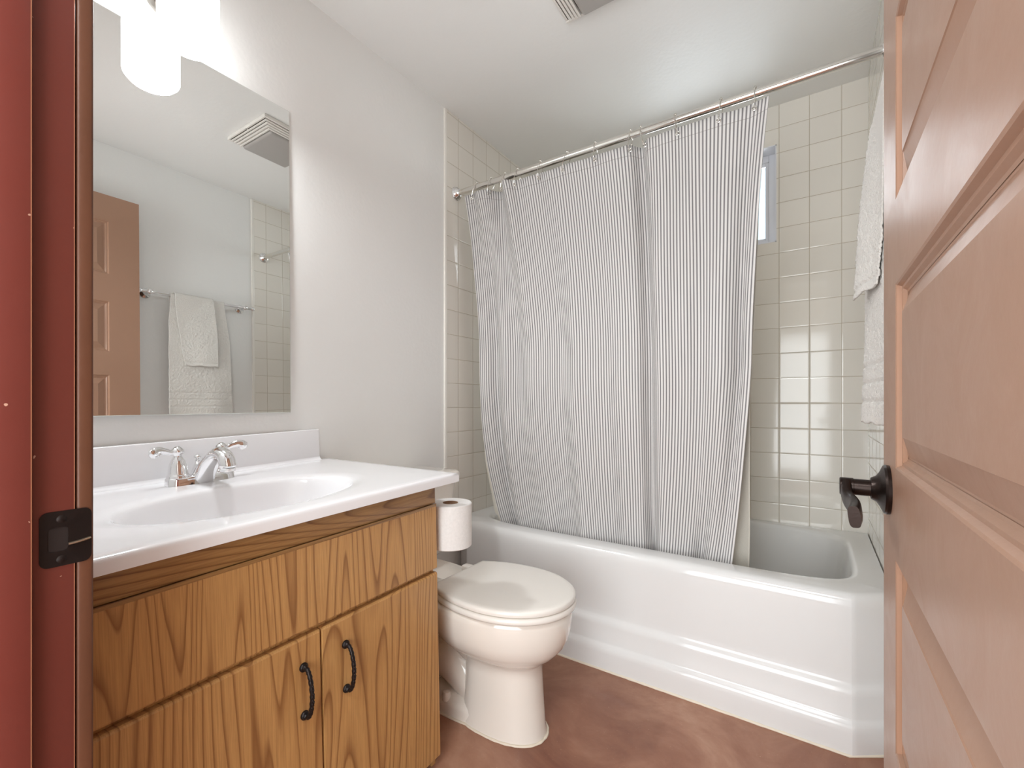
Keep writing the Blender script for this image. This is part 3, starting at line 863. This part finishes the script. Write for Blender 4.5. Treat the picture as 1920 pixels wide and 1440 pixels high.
    loops = [[rectpt(t, X0 + 0.02, X1 - 0.02, Y0 + .02, Y1 - .02, Z0) for t in angs],
             [rectpt(t, X0, X1, Y0, Y1, Z0) for t in angs], [rectpt(t, X0, X1, Y0, Y1, Z1 - 0.008) for t in angs],
             [rectpt(t, X0, X1 - 0.0012, Y0, Y1 - 0.0012, Z1 - 0.0035) for t in angs],
             [rectpt(t, X0, X1 - 0.0042, Y0, Y1 - .0042, Z1 - 0.0008) for t in angs], [rectpt(t, X0, X1 - 0.0085, Y0, Y1 - .0085, Z1) for t in angs],
             [rectpt(t, X0 + .035, X1 - 0.025, Y0 + .01, Y1 - .025, Z1 + 0.0) for t in angs]]
    for k, dz in ((1.20, 0.0), (1.12, -0.0008), (1.06, -0.0022), (1.02, -0.004), (1.0, -0.0062), (0.985, -0.011), (0.965, -0.020), (0.93, -0.040), (0.87, -0.07), (0.78, -0.10), (0.62, -0.125), (0.4, -0.138), (0.16, -0.143), (0.12, -0.1435)):
        a = A * k if k <= 1.02 else A + (k - 1) * 0.16; b = B * k if k <= 1.02 else B + (k - 1) * 0.22
        loops.append(ell(a, b, Z1 + dz))
    loft(bm, loops, False, True)
    o = finish('countertop', bm, M['marble'], top, angle=50)
    bm = bmesh.new()
    box(bm, X0, 0.0205, Y0, 0.912, Z1 - 0.004, Z1 + 0.0985, bev=0.0025, seg=3)
    # cove between splash and deck
    for k in range(1):
        lp = []
        for yy in (Y0, 0.912):
            lp.append([Vector((0.0195, yy, Z1 + 0.012)), Vector((0.0215, yy, Z1 + 0.0065)), Vector((0.0255, yy, Z1 + 0.0025)), Vector((0.0320, yy, Z1 + 0.0003)), Vector((0.0320, yy, Z1 - 0.001)), Vector((0.0195, yy, Z1 - 0.001))])
        loft(bm, lp)
    finish('backsplash', bm, M['marble'], top, angle=50)
    bm = bmesh.new(); lathe(bm, [(0.004, Z1 - 0.1400), (0.018, Z1 - 0.1395), (0.021, Z1 - 0.1425), (0.021, Z1 - 0.147)], (SX, SY, 0), 'Z', 24)
    finish('drain', bm, M['chrome'], top)
    place_tilted(top)

    # centre-set chrome faucet
    f = empty('faucet'); f['lev'] = (0.098, 0.530, 0.7595)
    tag(f, 'chrome two-handle faucet on the sink deck', 'faucet')
    Zt = 0.7598; FX, FY = 0.098, 0.530
    def sup(a, b, z, n=3.0, cx=FX, cy=FY, N_=48):
        out = []
        for i in range(N_):
            t = 2 * PI * i / N_; c, s = math.cos(t), math.sin(t); r = (abs(c) ** n + abs(s) ** n) ** (-1 / n)
            out.append(Vector((cx + a * c * r, cy + b * s * r, z)))
        return out
    bm = bmesh.new()
    loft(bm, [sup(0.0270, 0.0755, Zt, 3.4), sup(0.0260, 0.0745, Zt + 0.010, 3.4), sup(0.0250, 0.0735, Zt + 0.0165, 3.2), sup(0.0225, 0.0710, Zt + 0.0185, 3.0)])
    finish('base_plate', bm, M['chrome'], f, angle=45)
    for s in (-1, 1):
        cy = FY + s * 0.0490
        bm = bmesh.new()
        lathe(bm, [(0.0235, Zt + 0.0175), (0.0232, Zt + 0.0225), (0.0215, Zt + 0.0245), (0.0205, Zt + 0.026), (0.0200, Zt + 0.035), (0.0178, Zt + 0.048), (0.0135, Zt + 0.060), (0.0100, Zt + 0.0655), (0.0085, Zt + 0.0685),
                   (0.0090, Zt + 0.0715), (0.0128, Zt + 0.0745), (0.0140, Zt + 0.079), (0.0130, Zt + 0.0835), (0.0085, Zt + 0.0880), (0.0060, Zt + 0.0905), (0.0015, Zt + 0.092)], (FX, cy, 0), 'Z', 32)
        hh = finish('handle', bm, M['chrome'], f, angle=60)
        bm = bmesh.new()
        path = spline([(FX, cy, Zt + 0.0785), (FX + 0.002, cy + s * 0.014, Zt + 0.0780), (FX + 0.004, cy + s * 0.027, Zt + 0.0825), (FX + 0.006, cy + s * 0.039, Zt + 0.0845), (FX + 0.008, cy + s * 0.049, Zt + 0.0800), (FX + 0.009, cy + s * 0.058, Zt + 0.0740)], 6)
        n = len(path)
        tube(bm, path, [interp([0, .25, .5, .75, .9, 1], [0.0075, 0.0062, 0.0085, 0.0122, 0.0115, 0.004], i / (n - 1)) for i in range(n)], 18, [interp([0, .3, .6, 1], [.9, .8, .55, .5], i / (n - 1)) for i in range(n)], up=(1, 0, 0))
        finish('lever', bm, M['chrome'], hh, angle=70)
    bm = bmesh.new()
    path = spline([(FX + 0.004, FY, Zt + 0.004), (FX + 0.026, FY, Zt + 0.028), (FX + 0.058, FY, Zt + 0.054), (FX + 0.090, FY, Zt + 0.0715), (FX + 0.114, FY, Zt + 0.0745), (FX + 0.130, FY, Zt + 0.066), (FX + 0.137, FY, Zt + 0.052), (FX + 0.1385, FY, Zt + 0.0435)], 7)
    n = len(path)
    tube(bm, path, [interp([0, .18, .4, .6, .75, .88, 1], [0.0270, 0.0245, 0.0195, 0.0170, 0.0180, 0.0178, 0.0160], i / (n - 1)) for i in range(n)], 28, [interp([0, .3, .6, 1], [0.95, 0.85, 0.92, 1], i / (n - 1)) for i in range(n)])
    sp = finish('spout', bm, M['chrome'], f, angle=70)
    bm = bmesh.new(); lathe(bm, [(0.0140, Zt + 0.0370), (0.0165, Zt + 0.0375), (0.0165, Zt + 0.0435), (0.0155, Zt + 0.0445)], (FX + 0.1385, FY, 0), 'Z', 28)
    finish('aerator', bm, M['chrome'], sp)
    bm = bmesh.new(); lathe(bm, [(0.0030, Zt + 0.012), (0.0030, Zt + 0.0475), (0.0055, Zt + 0.0490), (0.0055, Zt + 0.0520), (0.0035, Zt + 0.0535), (0.0035, Zt + 0.0555), (0.0078, Zt + 0.0580), (0.0082, Zt + 0.0605), (0.0055, Zt + 0.0640), (0.0015, Zt + 0.0650)], (FX - 0.0165, FY, 0), 'Z', 24)
    finish('lift_rod', bm, M['chrome'], f, angle=50)
    bm = bmesh.new(); tube(bm, spline([(FX + 0.004, FY - 0.004, Zt + 0.012), (FX - 0.008, FY - 0.003, Zt + 0.030), (FX - 0.0165, FY, Zt + 0.046)], 6), [0.024, .023, .021, .019, .017, .015, .013, .0115, .010, .0085, .0075, .0065, .006], 20)
    finish('rear_hump', bm, M['chrome'], f, angle=60)
    place_tilted(f)
vanity()

# ------------------------------------------------------------------ toilet roll on the side of the vanity
def roll():
    cx, cy, z0, z1 = 0.524, 0.955, 0.553, 0.670
    root = empty('toilet_roll_holder', (cx, VY1, z0)); tag(root, 'small upright roll holder fixed to the vanity side', 'holder')
    bm = bmesh.new(); lathe(bm, [(0.004, z0 - 0.007), (0.004, z1 - 0.012), (0.0055, z1 - 0.008), (0.001, z1 - 0.004)], (cx, cy, 0), 'Z', 16)
    finish('post', bm, M['nickel'], root)
    bm = bmesh.new(); tube(bm, [(cx, cy, z0 - 0.0045), (cx - 0.03, VY1 + 0.03, z0 - 0.0045), (cx - 0.06, VY1 + 0.004, z0 - 0.0045)], 0.0028, 12); lathe(bm, [(0.012, 0.0), (0.012, 0.003), (0.009, 0.005)], (cx - 0.06, VY1 + 0.0005, z0 - 0.006), 'Y', 20)
    finish('arm', bm, M['nickel'], root)
    bm = bmesh.new(); lathe(bm, [(0.018, z0 - 0.003), (0.019, z0 - 0.002), (0.018, z0 - 0.0005)], (cx, cy, 0), 'Z', 28)
    finish('support_disc', bm, M['nickel'], root); localize(root)
    r = empty('toilet_paper_roll', (cx, cy, z0)); tag(r, 'white toilet paper roll standing upright beside the vanity', 'toilet paper')
    bm = bmesh.new(); R, ri = 0.0585, 0.021
    lathe(bm, [(ri, z0 + 0.001), (R - 0.002, z0), (R, z0 + 0.002), (R + 0.0003, (z0 + z1) / 2), (R, z1 - 0.002), (R - 0.002, z1), (ri, z1 - 0.0008), (ri, z0 + 0.001)], (cx, cy, 0), 'Z', 64)
    finish('paper', bm, M['paper'], r, angle=40)
    bm = bmesh.new(); lathe(bm, [(ri - 0.0003, z0 + 0.001), (ri - 0.0003, z1), (ri - 0.0016, z1), (ri - 0.0016, z0 + 0.001), (ri - 0.0003, z0 + 0.001)], (cx, cy, 0), 'Z', 40)
    finish('cardboard_core', bm, M['core'], r, angle=40); localize(r)
roll()

# ------------------------------------------------------------------ mirror
def mirror():
    a, b = math.radians(1.0), math.radians(0.5)
    y0, y1, z0, z1 = 0.20, 0.797, 0.913, 1.8485
    root = empty('wall_mirror', (0.0, 0.5, z0)); tag(root, 'large frameless mirror above the vanity', 'mirror')
    # reflecting plane leans a hair off the wall
    def x(y, z): return 0.0125 - math.tan(a) * (y - 0.55) - math.tan(b) * (z - 1.375)
    bm = bmesh.new()
    o0 = [Vector((x(y, z), y, z)) for y, z in ((y0 + .0015, z0 + .0015), (y1 - .0015, z0 + .0015), (y1 - .0015, z1 - .0015), (y0 + .0015, z1 - .0015))]
    bm.faces.new([bm.verts.new(v) for v in o0])
    finish('reflecting_face', bm, M['mirror'], root, smooth=False)
    bm = bmesh.new()
    o1 = [Vector((x(y, z) - 0.0012, y, z)) for y, z in ((y0, z0), (y1, z0), (y1, z1), (y0, z1))]
    o2 = [Vector((max(0.0004, x(y, z) - 0.006), y, z)) for y, z in ((y0, z0), (y1, z0), (y1, z1), (y0, z1))]
    loft(bm, [o2, o1, o0], True, False)
    finish('glass_edge', bm, M['mirroredge'], root, smooth=False)
    localize(root)
mirror()

# ------------------------------------------------------------------ wall lamp over the mirror
def lamp():
    LX, LY = 0.118, 0.476
    root = empty('wall_lamp', (0.0, LY, 1.93)); tag(root, 'wall lamp with lit white glass cylinder shade above the mirror', 'lamp')
    bm = bmesh.new(); R, zb, zt = 0.0625, 1.797, 1.948
    pr = [(0.002, zb)]
    for k in range(7): t = k / 6 * PI / 2; pr.append((R - 0.014 + 0.014 * math.sin(t), zb + 0.014 - 0.014 * math.cos(t)))
    for k in range(7): t = k / 6 * PI / 2; pr.append((R - 0.020 + 0.020 * math.cos(t), zt - 0.020 + 0.020 * math.sin(t)))
    pr.append((0.022, zt + 0.002))
    lathe(bm, pr, (LX, LY, 0), 'Z', 56); finish('lamp_shade', bm, M['opal'], root, angle=60)
    area('lamp_bulb_downlight', (LX, LY, zb - 0.004), 0.10, 3.2, (0.95, 0.975, 1.0)).data.shape = 'DISK'     # light out of the open bottom of the shade
    bm = bmesh.new(); lathe(bm, [(0.024, zt + 0.002), (0.026, zt + 0.02), (0.018, zt + 0.034), (0.006, zt + 0.037)], (LX, LY, 0), 'Z', 32)
    finish('shade_cap', bm, M['nickel'], root)
    bm = bmesh.new(); tube(bm, spline([(0.02, LY, 1.955), (0.06, LY, 1.958), (0.10, LY, 1.972), (LX, LY, 1.984)], 5), 0.008, 16)
    finish('arm', bm, M['nickel'], root)
    bm = bmesh.new(); lathe(bm, [(0.058, 0.0005), (0.058, 0.008), (0.052, 0.014), (0.03, 0.022), (0.004, 0.025)], (0, LY, 1.955), 'X', 40)
    finish('wall_plate', bm, M['nickel'], root); localize(root)
lamp()

# ------------------------------------------------------------------ exhaust fan in the ceiling
def fan():
    x0, x1, y0, y1 = -2.0 + 2.655, -2.0 + 2.975, 1.100, 1.405
    z = RH
    root = empty('exhaust_fan', ((x0 + x1) / 2, (y0 + y1) / 2, z)); tag(root, 'white louvred exhaust fan grille with grey lens on the ceiling', 'vent')
    bm = bmesh.new()
    # base body dark, tapered
    def rect(ins, dz): return [Vector((x0 + ins, y0 + ins, z - dz)), Vector((x1 - ins, y0 + ins, z - dz)), Vector((x1 - ins, y1 - ins, z - dz)), Vector((x0 + ins, y1 - ins, z - dz))]
    loft(bm, [rect(0.004, 0.0), rect(0.010, 0.014), rect(0.05, 0.020)]); finish('housing', bm, M['darkslot'], root, smooth=False)
    bm = bmesh.new()
    # L-shaped ribs around the near and left sides
    for k in range(5):
        d = 0.0025 + k * 0.0125; w = 0.0080; h = 0.012 + k * 0.0035
        box(bm, x0 + d, x0 + d + w, y0 + d, y1 - 0.004 - d * .2, z - h - 0.004, z - 0.0005, bev=0.0015)
        box(bm, x0 + d + w - .001, x1 - 0.004 - d * .2, y0 + d, y0 + d + w, z - h - 0.004, z - 0.0005, bev=0.0015)
    box(bm, x0 + 0.002, x1, y1 - 0.010, y1, z - 0.018, z - 0.0005, bev=0.002)
    box(bm, x1 - 0.010, x1, y0 + 0.002, y1 - .010, z - 0.018, z - 0.0005, bev=0.002)
    for yy in (y0 + 0.16,): box(bm, x0 + 0.003, x0 + 0.06, yy, yy + 0.006, z - 0.016, z - 0.0005)
    for xx in (x0 + 0.16,): box(bm, xx, xx + 0.006, y0 + 0.003, y0 + 0.06, z - 0.016, z - 0.0005)
    finish('grille', bm, M['grille'], root)
    bm = bmesh.new(); box(bm, x0 + 0.066, x1 - 0.012, y0 + 0.066, y1 - 0.012, z - 0.036, z - 0.010, bev=0.012, seg=4)
    finish('lens', bm, M['lens'], root, angle=60); localize(root)
fan()

# ------------------------------------------------------------------ shower rod, rings, curtain, liner
RY, RZ = 1.596, 1.892
def rod():
    root = empty('shower_rod', (RW / 2, RY, RZ)); tag(root, 'chrome shower curtain rod spanning the tub alcove', 'curtain rod')
    bm = bmesh.new(); tube(bm, [(TT + 0.002, RY, RZ), (RW - TT - 0.002, RY, RZ)], 0.0125, 28); finish('tube', bm, M['nickel'], root)
    for s, x in ((1, TT - 0.001), (-1, RW - TT + 0.001)):
        bm = bmesh.new(); lathe(bm, [(0.0300, 0), (0.0305, s * 0.004), (0.0285, s * 0.008), (0.0255, s * 0.0095), (0.0265, s * 0.012), (0.0240, s * 0.016), (0.0175, s * 0.022), (0.0160, s * 0.026), (0.0150, s * 0.0265)], (x, RY, RZ), 'X', 36)
        finish('flange', bm, M['chrome'], root, angle=30)
    localize(root)
rod()

EY = [0.105, 0.190, 0.258, 0.326, 0.438, 0.545, 0.677, 0.806, 0.859, 0.971, 1.097, 1.197]     # eyelets along the rod
RG = [0.126, 0.204, 0.276, 0.338, 0.446, 0.564, 0.679, 0.812, 0.848, 0.964, 1.104, 1.199]     # where each ring rides
SEG = 0.1300
SIGN = [-1, 1, -1, -1, -1, -1, -1, 1, -1, -1, -1]
YC = 1.600
def top_curve():
    pts = [(EY[0] - 0.040, YC - 0.018), (EY[0] - 0.018, YC - 0.006)]
    for i in range(11):
        x0, x1 = EY[i], EY[i + 1]; c = x1 - x0
        h = math.sqrt(max(0.0001, (SEG * SEG - c * c) / 1.0)) * 0.52
        h = min(h, 0.030 if c > 0.075 else 0.044)
        if c > 0.09: h = 0.008
        for k in range(16):
            u = k / 16
            pts.append((x0 + c * u, YC + SIGN[i] * h * math.sin(PI * u)))
    pts += [(EY[11], YC), (EY[11] + 0.02, YC - 0.012), (EY[11] + 0.040, YC - 0.020)]
    P = [Vector((a, b)) for a, b in pts]
    for _ in range(5):
        P = [P[0]] + [(P[i - 1] + P[i] * 2 + P[i + 1]) / 4 for i in range(1, len(P) - 1)] + [P[-1]]
    return P
def bottom_curve(x0, x1, yc, folds):
    """folds: (centre fraction, width fraction, depth)"""
    P = []
    for k in range(400):
        u = k / 399
        y = yc + 0.0030 * math.sin(u * 41) + 0.0025 * math.sin(u * 67 + 1)
        xs = x0 + (x1 - x0) * u
        for c, w, d in folds:
            y += d * math.exp(-((u - c) / w) ** 2)
        P.append(Vector((xs, y)))
    return P
def resample(P, n):
    Ls = [0.0]
    for a, b in zip(P, P[1:]): Ls.append(Ls[-1] + (b - a).length)
    out = []; j = 0
    for i in range(n):
        t = Ls[-1] * i / (n - 1)
        while j < len(P) - 2 and Ls[j + 1] < t: j += 1
        f = (t - Ls[j]) / max(1e-9, Ls[j + 1] - Ls[j]); out.append(P[j].lerp(P[j + 1], max(0, min(1, f))))
    return out, Ls[-1]

def curtain():
    NU, NV = 760, 70
    top, LT = resample(top_curve(), NU)
    bf = [(0.060, 0.022, 0.050), (0.115, 0.04, -0.008), (0.30, 0.06, 0.015), (0.44, 0.06, -0.010), (0.565, 0.045, 0.017), (0.715, 0.020, 0.062), (0.78, 0.03, -0.010), (0.885, 0.020, 0.042), (0.945, 0.02, -0.008)]
    bot, LB = resample(bottom_curve(0.222, 1.108, 1.700, bf), NU)
    mid, LM = resample(bottom_curve(0.104, 1.184, 1.648, [(0.07, 0.022, 0.038), (0.13, 0.03, -0.008), (0.175, 0.03, 0.006), (0.26, 0.05, -0.008), (0.37, 0.045, 0.015), (0.47, 0.05, -0.010), (0.545, 0.03, 0.013), (0.695, 0.021, 0.050), (0.75, 0.03, -0.014), (0.86, 0.025, 0.014), (0.925, 0.02, -0.012), (0.965, 0.012, 0.022)]), NU)
    ZT, ZB = 1.866, 0.30
    cloth = 1.42
    bm = bmesh.new(); uvl = bm.loops.layers.uv.new('UVMap')
    grid = []
    for j in range(NV + 1):
        v = j / NV; row = []
        # share of each section at this height
        for i in range(NU):
            u = i / (NU - 1)
            if v < 0.5:
                t = v / 0.5; t2 = 1 - (1 - t) ** 1.7
                p = top[i].lerp(mid[i], t2)
            else:
                t = (v - 0.5) / 0.5; t2 = t ** 1.35
                p = mid[i].lerp(bot[i], t2); ex = 2.6 - 1.2 * u; p = Vector((mid[i].x + (bot[i].x - mid[i].x) * t ** ex, p.y))
            x, y = p.x, p.y
            z = ZT + (ZB - ZT) * v
            if v < 0.05:   # hem dips between the eyelets
                near = min(abs(x - e) for e in EY)
                z += -0.005 * (1 - math.exp(-(near / 0.03) ** 2)) * (1 - v / 0.05) + 0.006 * noise.noise((x * 9, 0, 0)) * (1 - v / .05)
            z0n = z
            y += 0.0085 * noise.noise((x * 7, 1.3, z * 2.2)) + 0.003 * noise.noise((x * 22, 5.0, z * 5.0))
            x += 0.004 * noise.noise((u * 9, 7.0, z * 1.8))
            # creases: horizontal packing wrinkles low on the cloth
            y += 0.0035 * math.exp(-((z - 0.62) / 0.02) ** 2) * math.exp(-((u - 0.33) / 0.1) ** 2) - 0.006 * math.exp(-((z - 1.62) / 0.05) ** 2) * math.exp(-((u - 0.21) / 0.03) ** 2)
            row.append(bm.verts.new((x, y, z)))
        grid.append(row)
    for j in range(NV):
        for i in range(NU - 1):
            f = bm.faces.new((grid[j][i], grid[j][i + 1], grid[j + 1][i + 1], grid[j + 1][i]))
            us = (i / (NU - 1) * cloth, (i + 1) / (NU - 1) * cloth); vs = (j / NV * (ZT - ZB), (j + 1) / NV * (ZT - ZB))
            for lp, (a, b) in zip(f.loops, ((us[0], vs[0]), (us[1], vs[0]), (us[1], vs[1]), (us[0], vs[1]))): lp[uvl].uv = (a, b)
    root = empty('shower_curtain', (0.65, RY, ZT)); tag(root, 'white cotton shower curtain with narrow grey ticking stripes', 'shower curtain')
    c = finish('curtain_cloth', bm, M['ticking'], root, angle=180)
    sm = c.modifiers.new('thickness', 'SOLIDIFY'); sm.thickness = 0.0012; sm.offset = 1
    # metal eyelets in the hem
    for e in EY:
        i = min(range(NU), key=lambda k: abs(top[k].x - e)); y = top[i].y
        bm = bmesh.new()
        pts = [(e + 0.0062 * math.cos(2 * PI * k / 20), y - 0.0024, 1.8455 + 0.0062 * math.sin(2 * PI * k / 20)) for k in range(21)]
        tube(bm, pts, 0.0018, 8, up=(0, 1, 0)); finish('eyelet', bm, M['nickel'], root)
    localize(root)
    # liner behind
    bm = bmesh.new(); NU2, NV2 = 220, 50
    grid = []
    for j in range(NV2 + 1):
        v = j / NV2; row = []
        xl = interp([0, .5, .75, .9, 1], [0.09, 0.056, 0.048, 0.090, 0.14], v)
        xr = interp([0, .09, .246, .416, .57, .742, .925, 1], [1.21, 1.204, 1.197, 1.191, 1.179, 1.169, 1.163, 1.160], v)
        for i in range(NU2 + 1):
            u = i / NU2
            x = xl + (xr - xl) * u
            y = 1.662 + 0.125 * v + 0.012 * math.sin(u * 60) * (1 - .3 * v) + 0.006 * math.sin(u * 23 + v * 3)
            if u > 0.94: y += -0.018 * (u - .94) / .06
            row.append(bm.verts.new((x + 0.004 * math.sin(v * 9), y + 0.003 * noise.noise((x * 8, 2, v * 7)), 1.862 + (0.27 - 1.862) * v)))
        grid.append(row)
    for j in range(NV2):
        for i in range(NU2): bm.faces.new((grid[j][i], grid[j][i + 1], grid[j + 1][i + 1], grid[j + 1][i]))
    l = finish('curtain_liner', bm, M['liner'], None, angle=180)
    sm = l.modifiers.new('thickness', 'SOLIDIFY'); sm.thickness = 0.0008
    tag(l, 'plain cream liner hanging behind the striped shower curtain', 'curtain liner')
    return top
curtain()

def rings():
    words = ['first', 'second', 'third', 'fourth', 'fifth', 'sixth', 'seventh', 'eighth', 'ninth', 'tenth', 'eleventh']
    for k, (e, g) in enumerate(zip(EY, RG)):
        root = empty('curtain_ring', (g, RY, RZ))
        if k == 11: lab = 'last curtain ring, nearest the open door, at the curtain\'s free edge'
        else: lab = 'metal curtain ring, %s along the rod from the left tiled wall' % words[k]
        tag(root, lab, 'curtain ring', 'curtain rings on the shower rod')
        # roller hook: up from the eyelet, over the rod, down the far side with a ball
        dx = e - g
        pts = spline([(g + dx, RY - 0.006, 1.8400), (g + dx * .8, RY - 0.0145, 1.852), (g + dx * .4, RY - 0.0175, 1.874), (g, RY - 0.0160, 1.895), (g, RY - 0.0080, 1.9085), (g, RY + 0.004, 1.9115),
                      (g - dx * .2, RY + 0.0150, 1.902), (g - dx * .2, RY + 0.0175, 1.885), (g + dx * .3, RY + 0.013, 1.866), (g + dx * .8, RY + 0.010, 1.852), (g + dx, RY + 0.006, 1.842)], 5)
        bm = bmesh.new(); tube(bm, pts, 0.0013, 8, up=(1, 0, 0)); finish('wire', bm, M['nickel'], root)
        bm = bmesh.new(); bmesh.ops.create_uvsphere(bm, u_segments=14, v_segments=10, radius=0.0048, matrix=Matrix.Translation((g, RY - 0.001, 1.9105)))
        finish('ball', bm, M['nickel'], root)
        bm = bmesh.new(); bmesh.ops.create_uvsphere(bm, u_segments=12, v_segments=8, radius=0.0036, matrix=Matrix.Translation((e, RY - 0.007, 1.8425)))
        finish('end_ball', bm, M['nickel'], root)
        localize(root)
rings()

# ------------------------------------------------------------------ towel bar and towels on the right wall
BX, BZ = 1.468, 1.538
def bar():
    root = empty('towel_bar', (RW, 1.2, BZ)); tag(root, 'chrome towel bar on the right wall behind the door', 'towel bar')
    bm = bmesh.new(); tube(bm, [(BX, 0.925, BZ), (BX, 1.480, BZ)], 0.0078, 20); finish('rail', bm, M['chrome'], root)
    for y in (0.960, 1.445):
        bm = bmesh.new(); lathe(bm, [(0.027, 0), (0.027, -0.004), (0.024, -0.008), (0.014, -0.013), (0.010, -0.022), (0.009, -0.045), (0.0125, -0.052), (0.0125, -0.072), (0.008, -0.077), (0.001, -0.078)], (RW - 0.0004, y, BZ), 'X', 32)
        finish('post', bm, M['chrome'], root, angle=40)
    for y, s in ((0.925, -1), (1.480, 1)):
        bm = bmesh.new(); lathe(bm, [(0.0078, 0), (0.0095, s * 0.003), (0.0120, s * 0.008), (0.0120, s * 0.014), (0.0085, s * 0.020), (0.001, s * 0.023)], (BX, y, BZ), 'Y', 24)
        finish('finial', bm, M['chrome'], root, angle=50)
    localize(root)
bar()

def towel(name, label, y0f, y1f, z_end, front_x, rtop, thick, bands, zback, group, hem, flare=0.0, step=0.0035, tilt=0.0):
    """sheet draped over the bar: s runs from the front hem up, over and down the back"""
    front_len = BZ - z_end; back_len = BZ - zback
    nf = int(front_len / step); nb = int(back_len / (step * 2.2)); na = 14
    path = []
    for i in range(nf): t = i / nf; z = z_end + front_len * t; path.append((front_x(z), z, t))
    xt = front_x(BZ); r = rtop
    for i in range(na + 1):
        a = PI * i / na; path.append((BX - r * math.cos(a) , BZ + r * math.sin(a), 1.0))
    for i in range(1, nb + 1): z = BZ - back_len * i / nb; path.append((BX + r + 0.001, z, 1.0))
    path = [(min(p[0], BX - r) if k < nf else p[0], p[1], p[2]) for k, p in enumerate(path)]
    nw = int((y1f(z_end) - y0f(z_end)) / step)
    bm = bmesh.new(); grid = []
    for k, (x, z, t) in enumerate(path):
        row = []
        zz = z if k < nf else BZ
        for i in range(nw + 1):
            u = i / nw; y = y0f(zz) + (y1f(zz) - y0f(zz)) * u
            front = k < nf
            groove = 0.0
            for b0, dep in bands:
                groove += dep * math.exp(-((z - b0) / 0.0026) ** 2)
            isband = (not front) or False
            fuzz = 0.0024 * noise.noise((y * 170, z * 170, k * .01)) + 0.0014 * noise.noise((y * 310, z * 310, 4))
            if hem and z < z_end + hem: fuzz *= 0.15
            wav = 0.005 * noise.noise((y * 9, z * 3.2, len(name))) if front else 0.0
            nx = -1 if front else (1 if k > nf + na else 0)
            xx = x + nx * (fuzz - groove) + wav * (1 if front else 0)
            if front: xx += flare * math.sin(u * PI * 2.2 + 0.5) * (1 - t) ** 1.5
            if front: xx = min(xx + tilt * (1 - u), BX - r)
            yy = y + 0.0025 * noise.noise((z * 14, u * 2, 3)) + 0.0012 * noise.noise((z * 220, 1, 3))
            zz2 = z + (0.004 * noise.noise((y * 25, 0, 1)) if k < 3 else 0)
            if not front and k <= nf + na: zz2 += fuzz
            row.append(bm.verts.new((xx, yy, zz2)))
        grid.append(row)
    for j in range(len(grid) - 1):
        for i in range(nw): bm.faces.new((grid[j][i], grid[j][i + 1], grid[j + 1][i + 1], grid[j + 1][i]))
    o = finish(name, bm, M['terry'], None, angle=180)
    tag(o, label, 'towel', group)
    sm = o.modifiers.new('thickness', 'SOLIDIFY'); sm.thickness = thick; sm.offset = -1
    return o
# large towel
towel('bath_towel', 'long white terry bath towel with ribbed hem over the bar',
      lambda z: interp([0.90, 1.4, 1.54], [1.036, 1.040, 1.052], z), lambda z: interp([0.90, 1.3, 1.50, 1.54], [1.356, 1.345, 1.322, 1.320], z), 0.902,
      lambda z: interp([0.9, 1.2, 1.45, 1.54], [1.436, 1.442, 1.450, 1.4560], z), 0.0120, 0.0035,
      [(1.022, 0.0035), (0.985, 0.0035), (0.947, 0.0035)], 1.00, None, 0.014, 0.005, 0.0035, 0.010)
towel('hand_towel', 'short white terry hand towel folded over the middle of the bath towel',
      lambda z: interp([1.16, 1.35, 1.50, 1.56], [1.110, 1.085, 1.066, 1.070], z), lambda z: interp([1.16, 1.35, 1.50, 1.56], [1.268, 1.270, 1.262, 1.255], z), 1.168,
      lambda z: interp([1.165, 1.19, 1.25, 1.38, 1.50, 1.56], [1.414, 1.416, 1.420, 1.428, 1.440, 1.448], z), 0.0190, 0.0030, [(1.186, 0.003)], 1.30, None, 0.018, 0.003, 0.0028, 0.027)
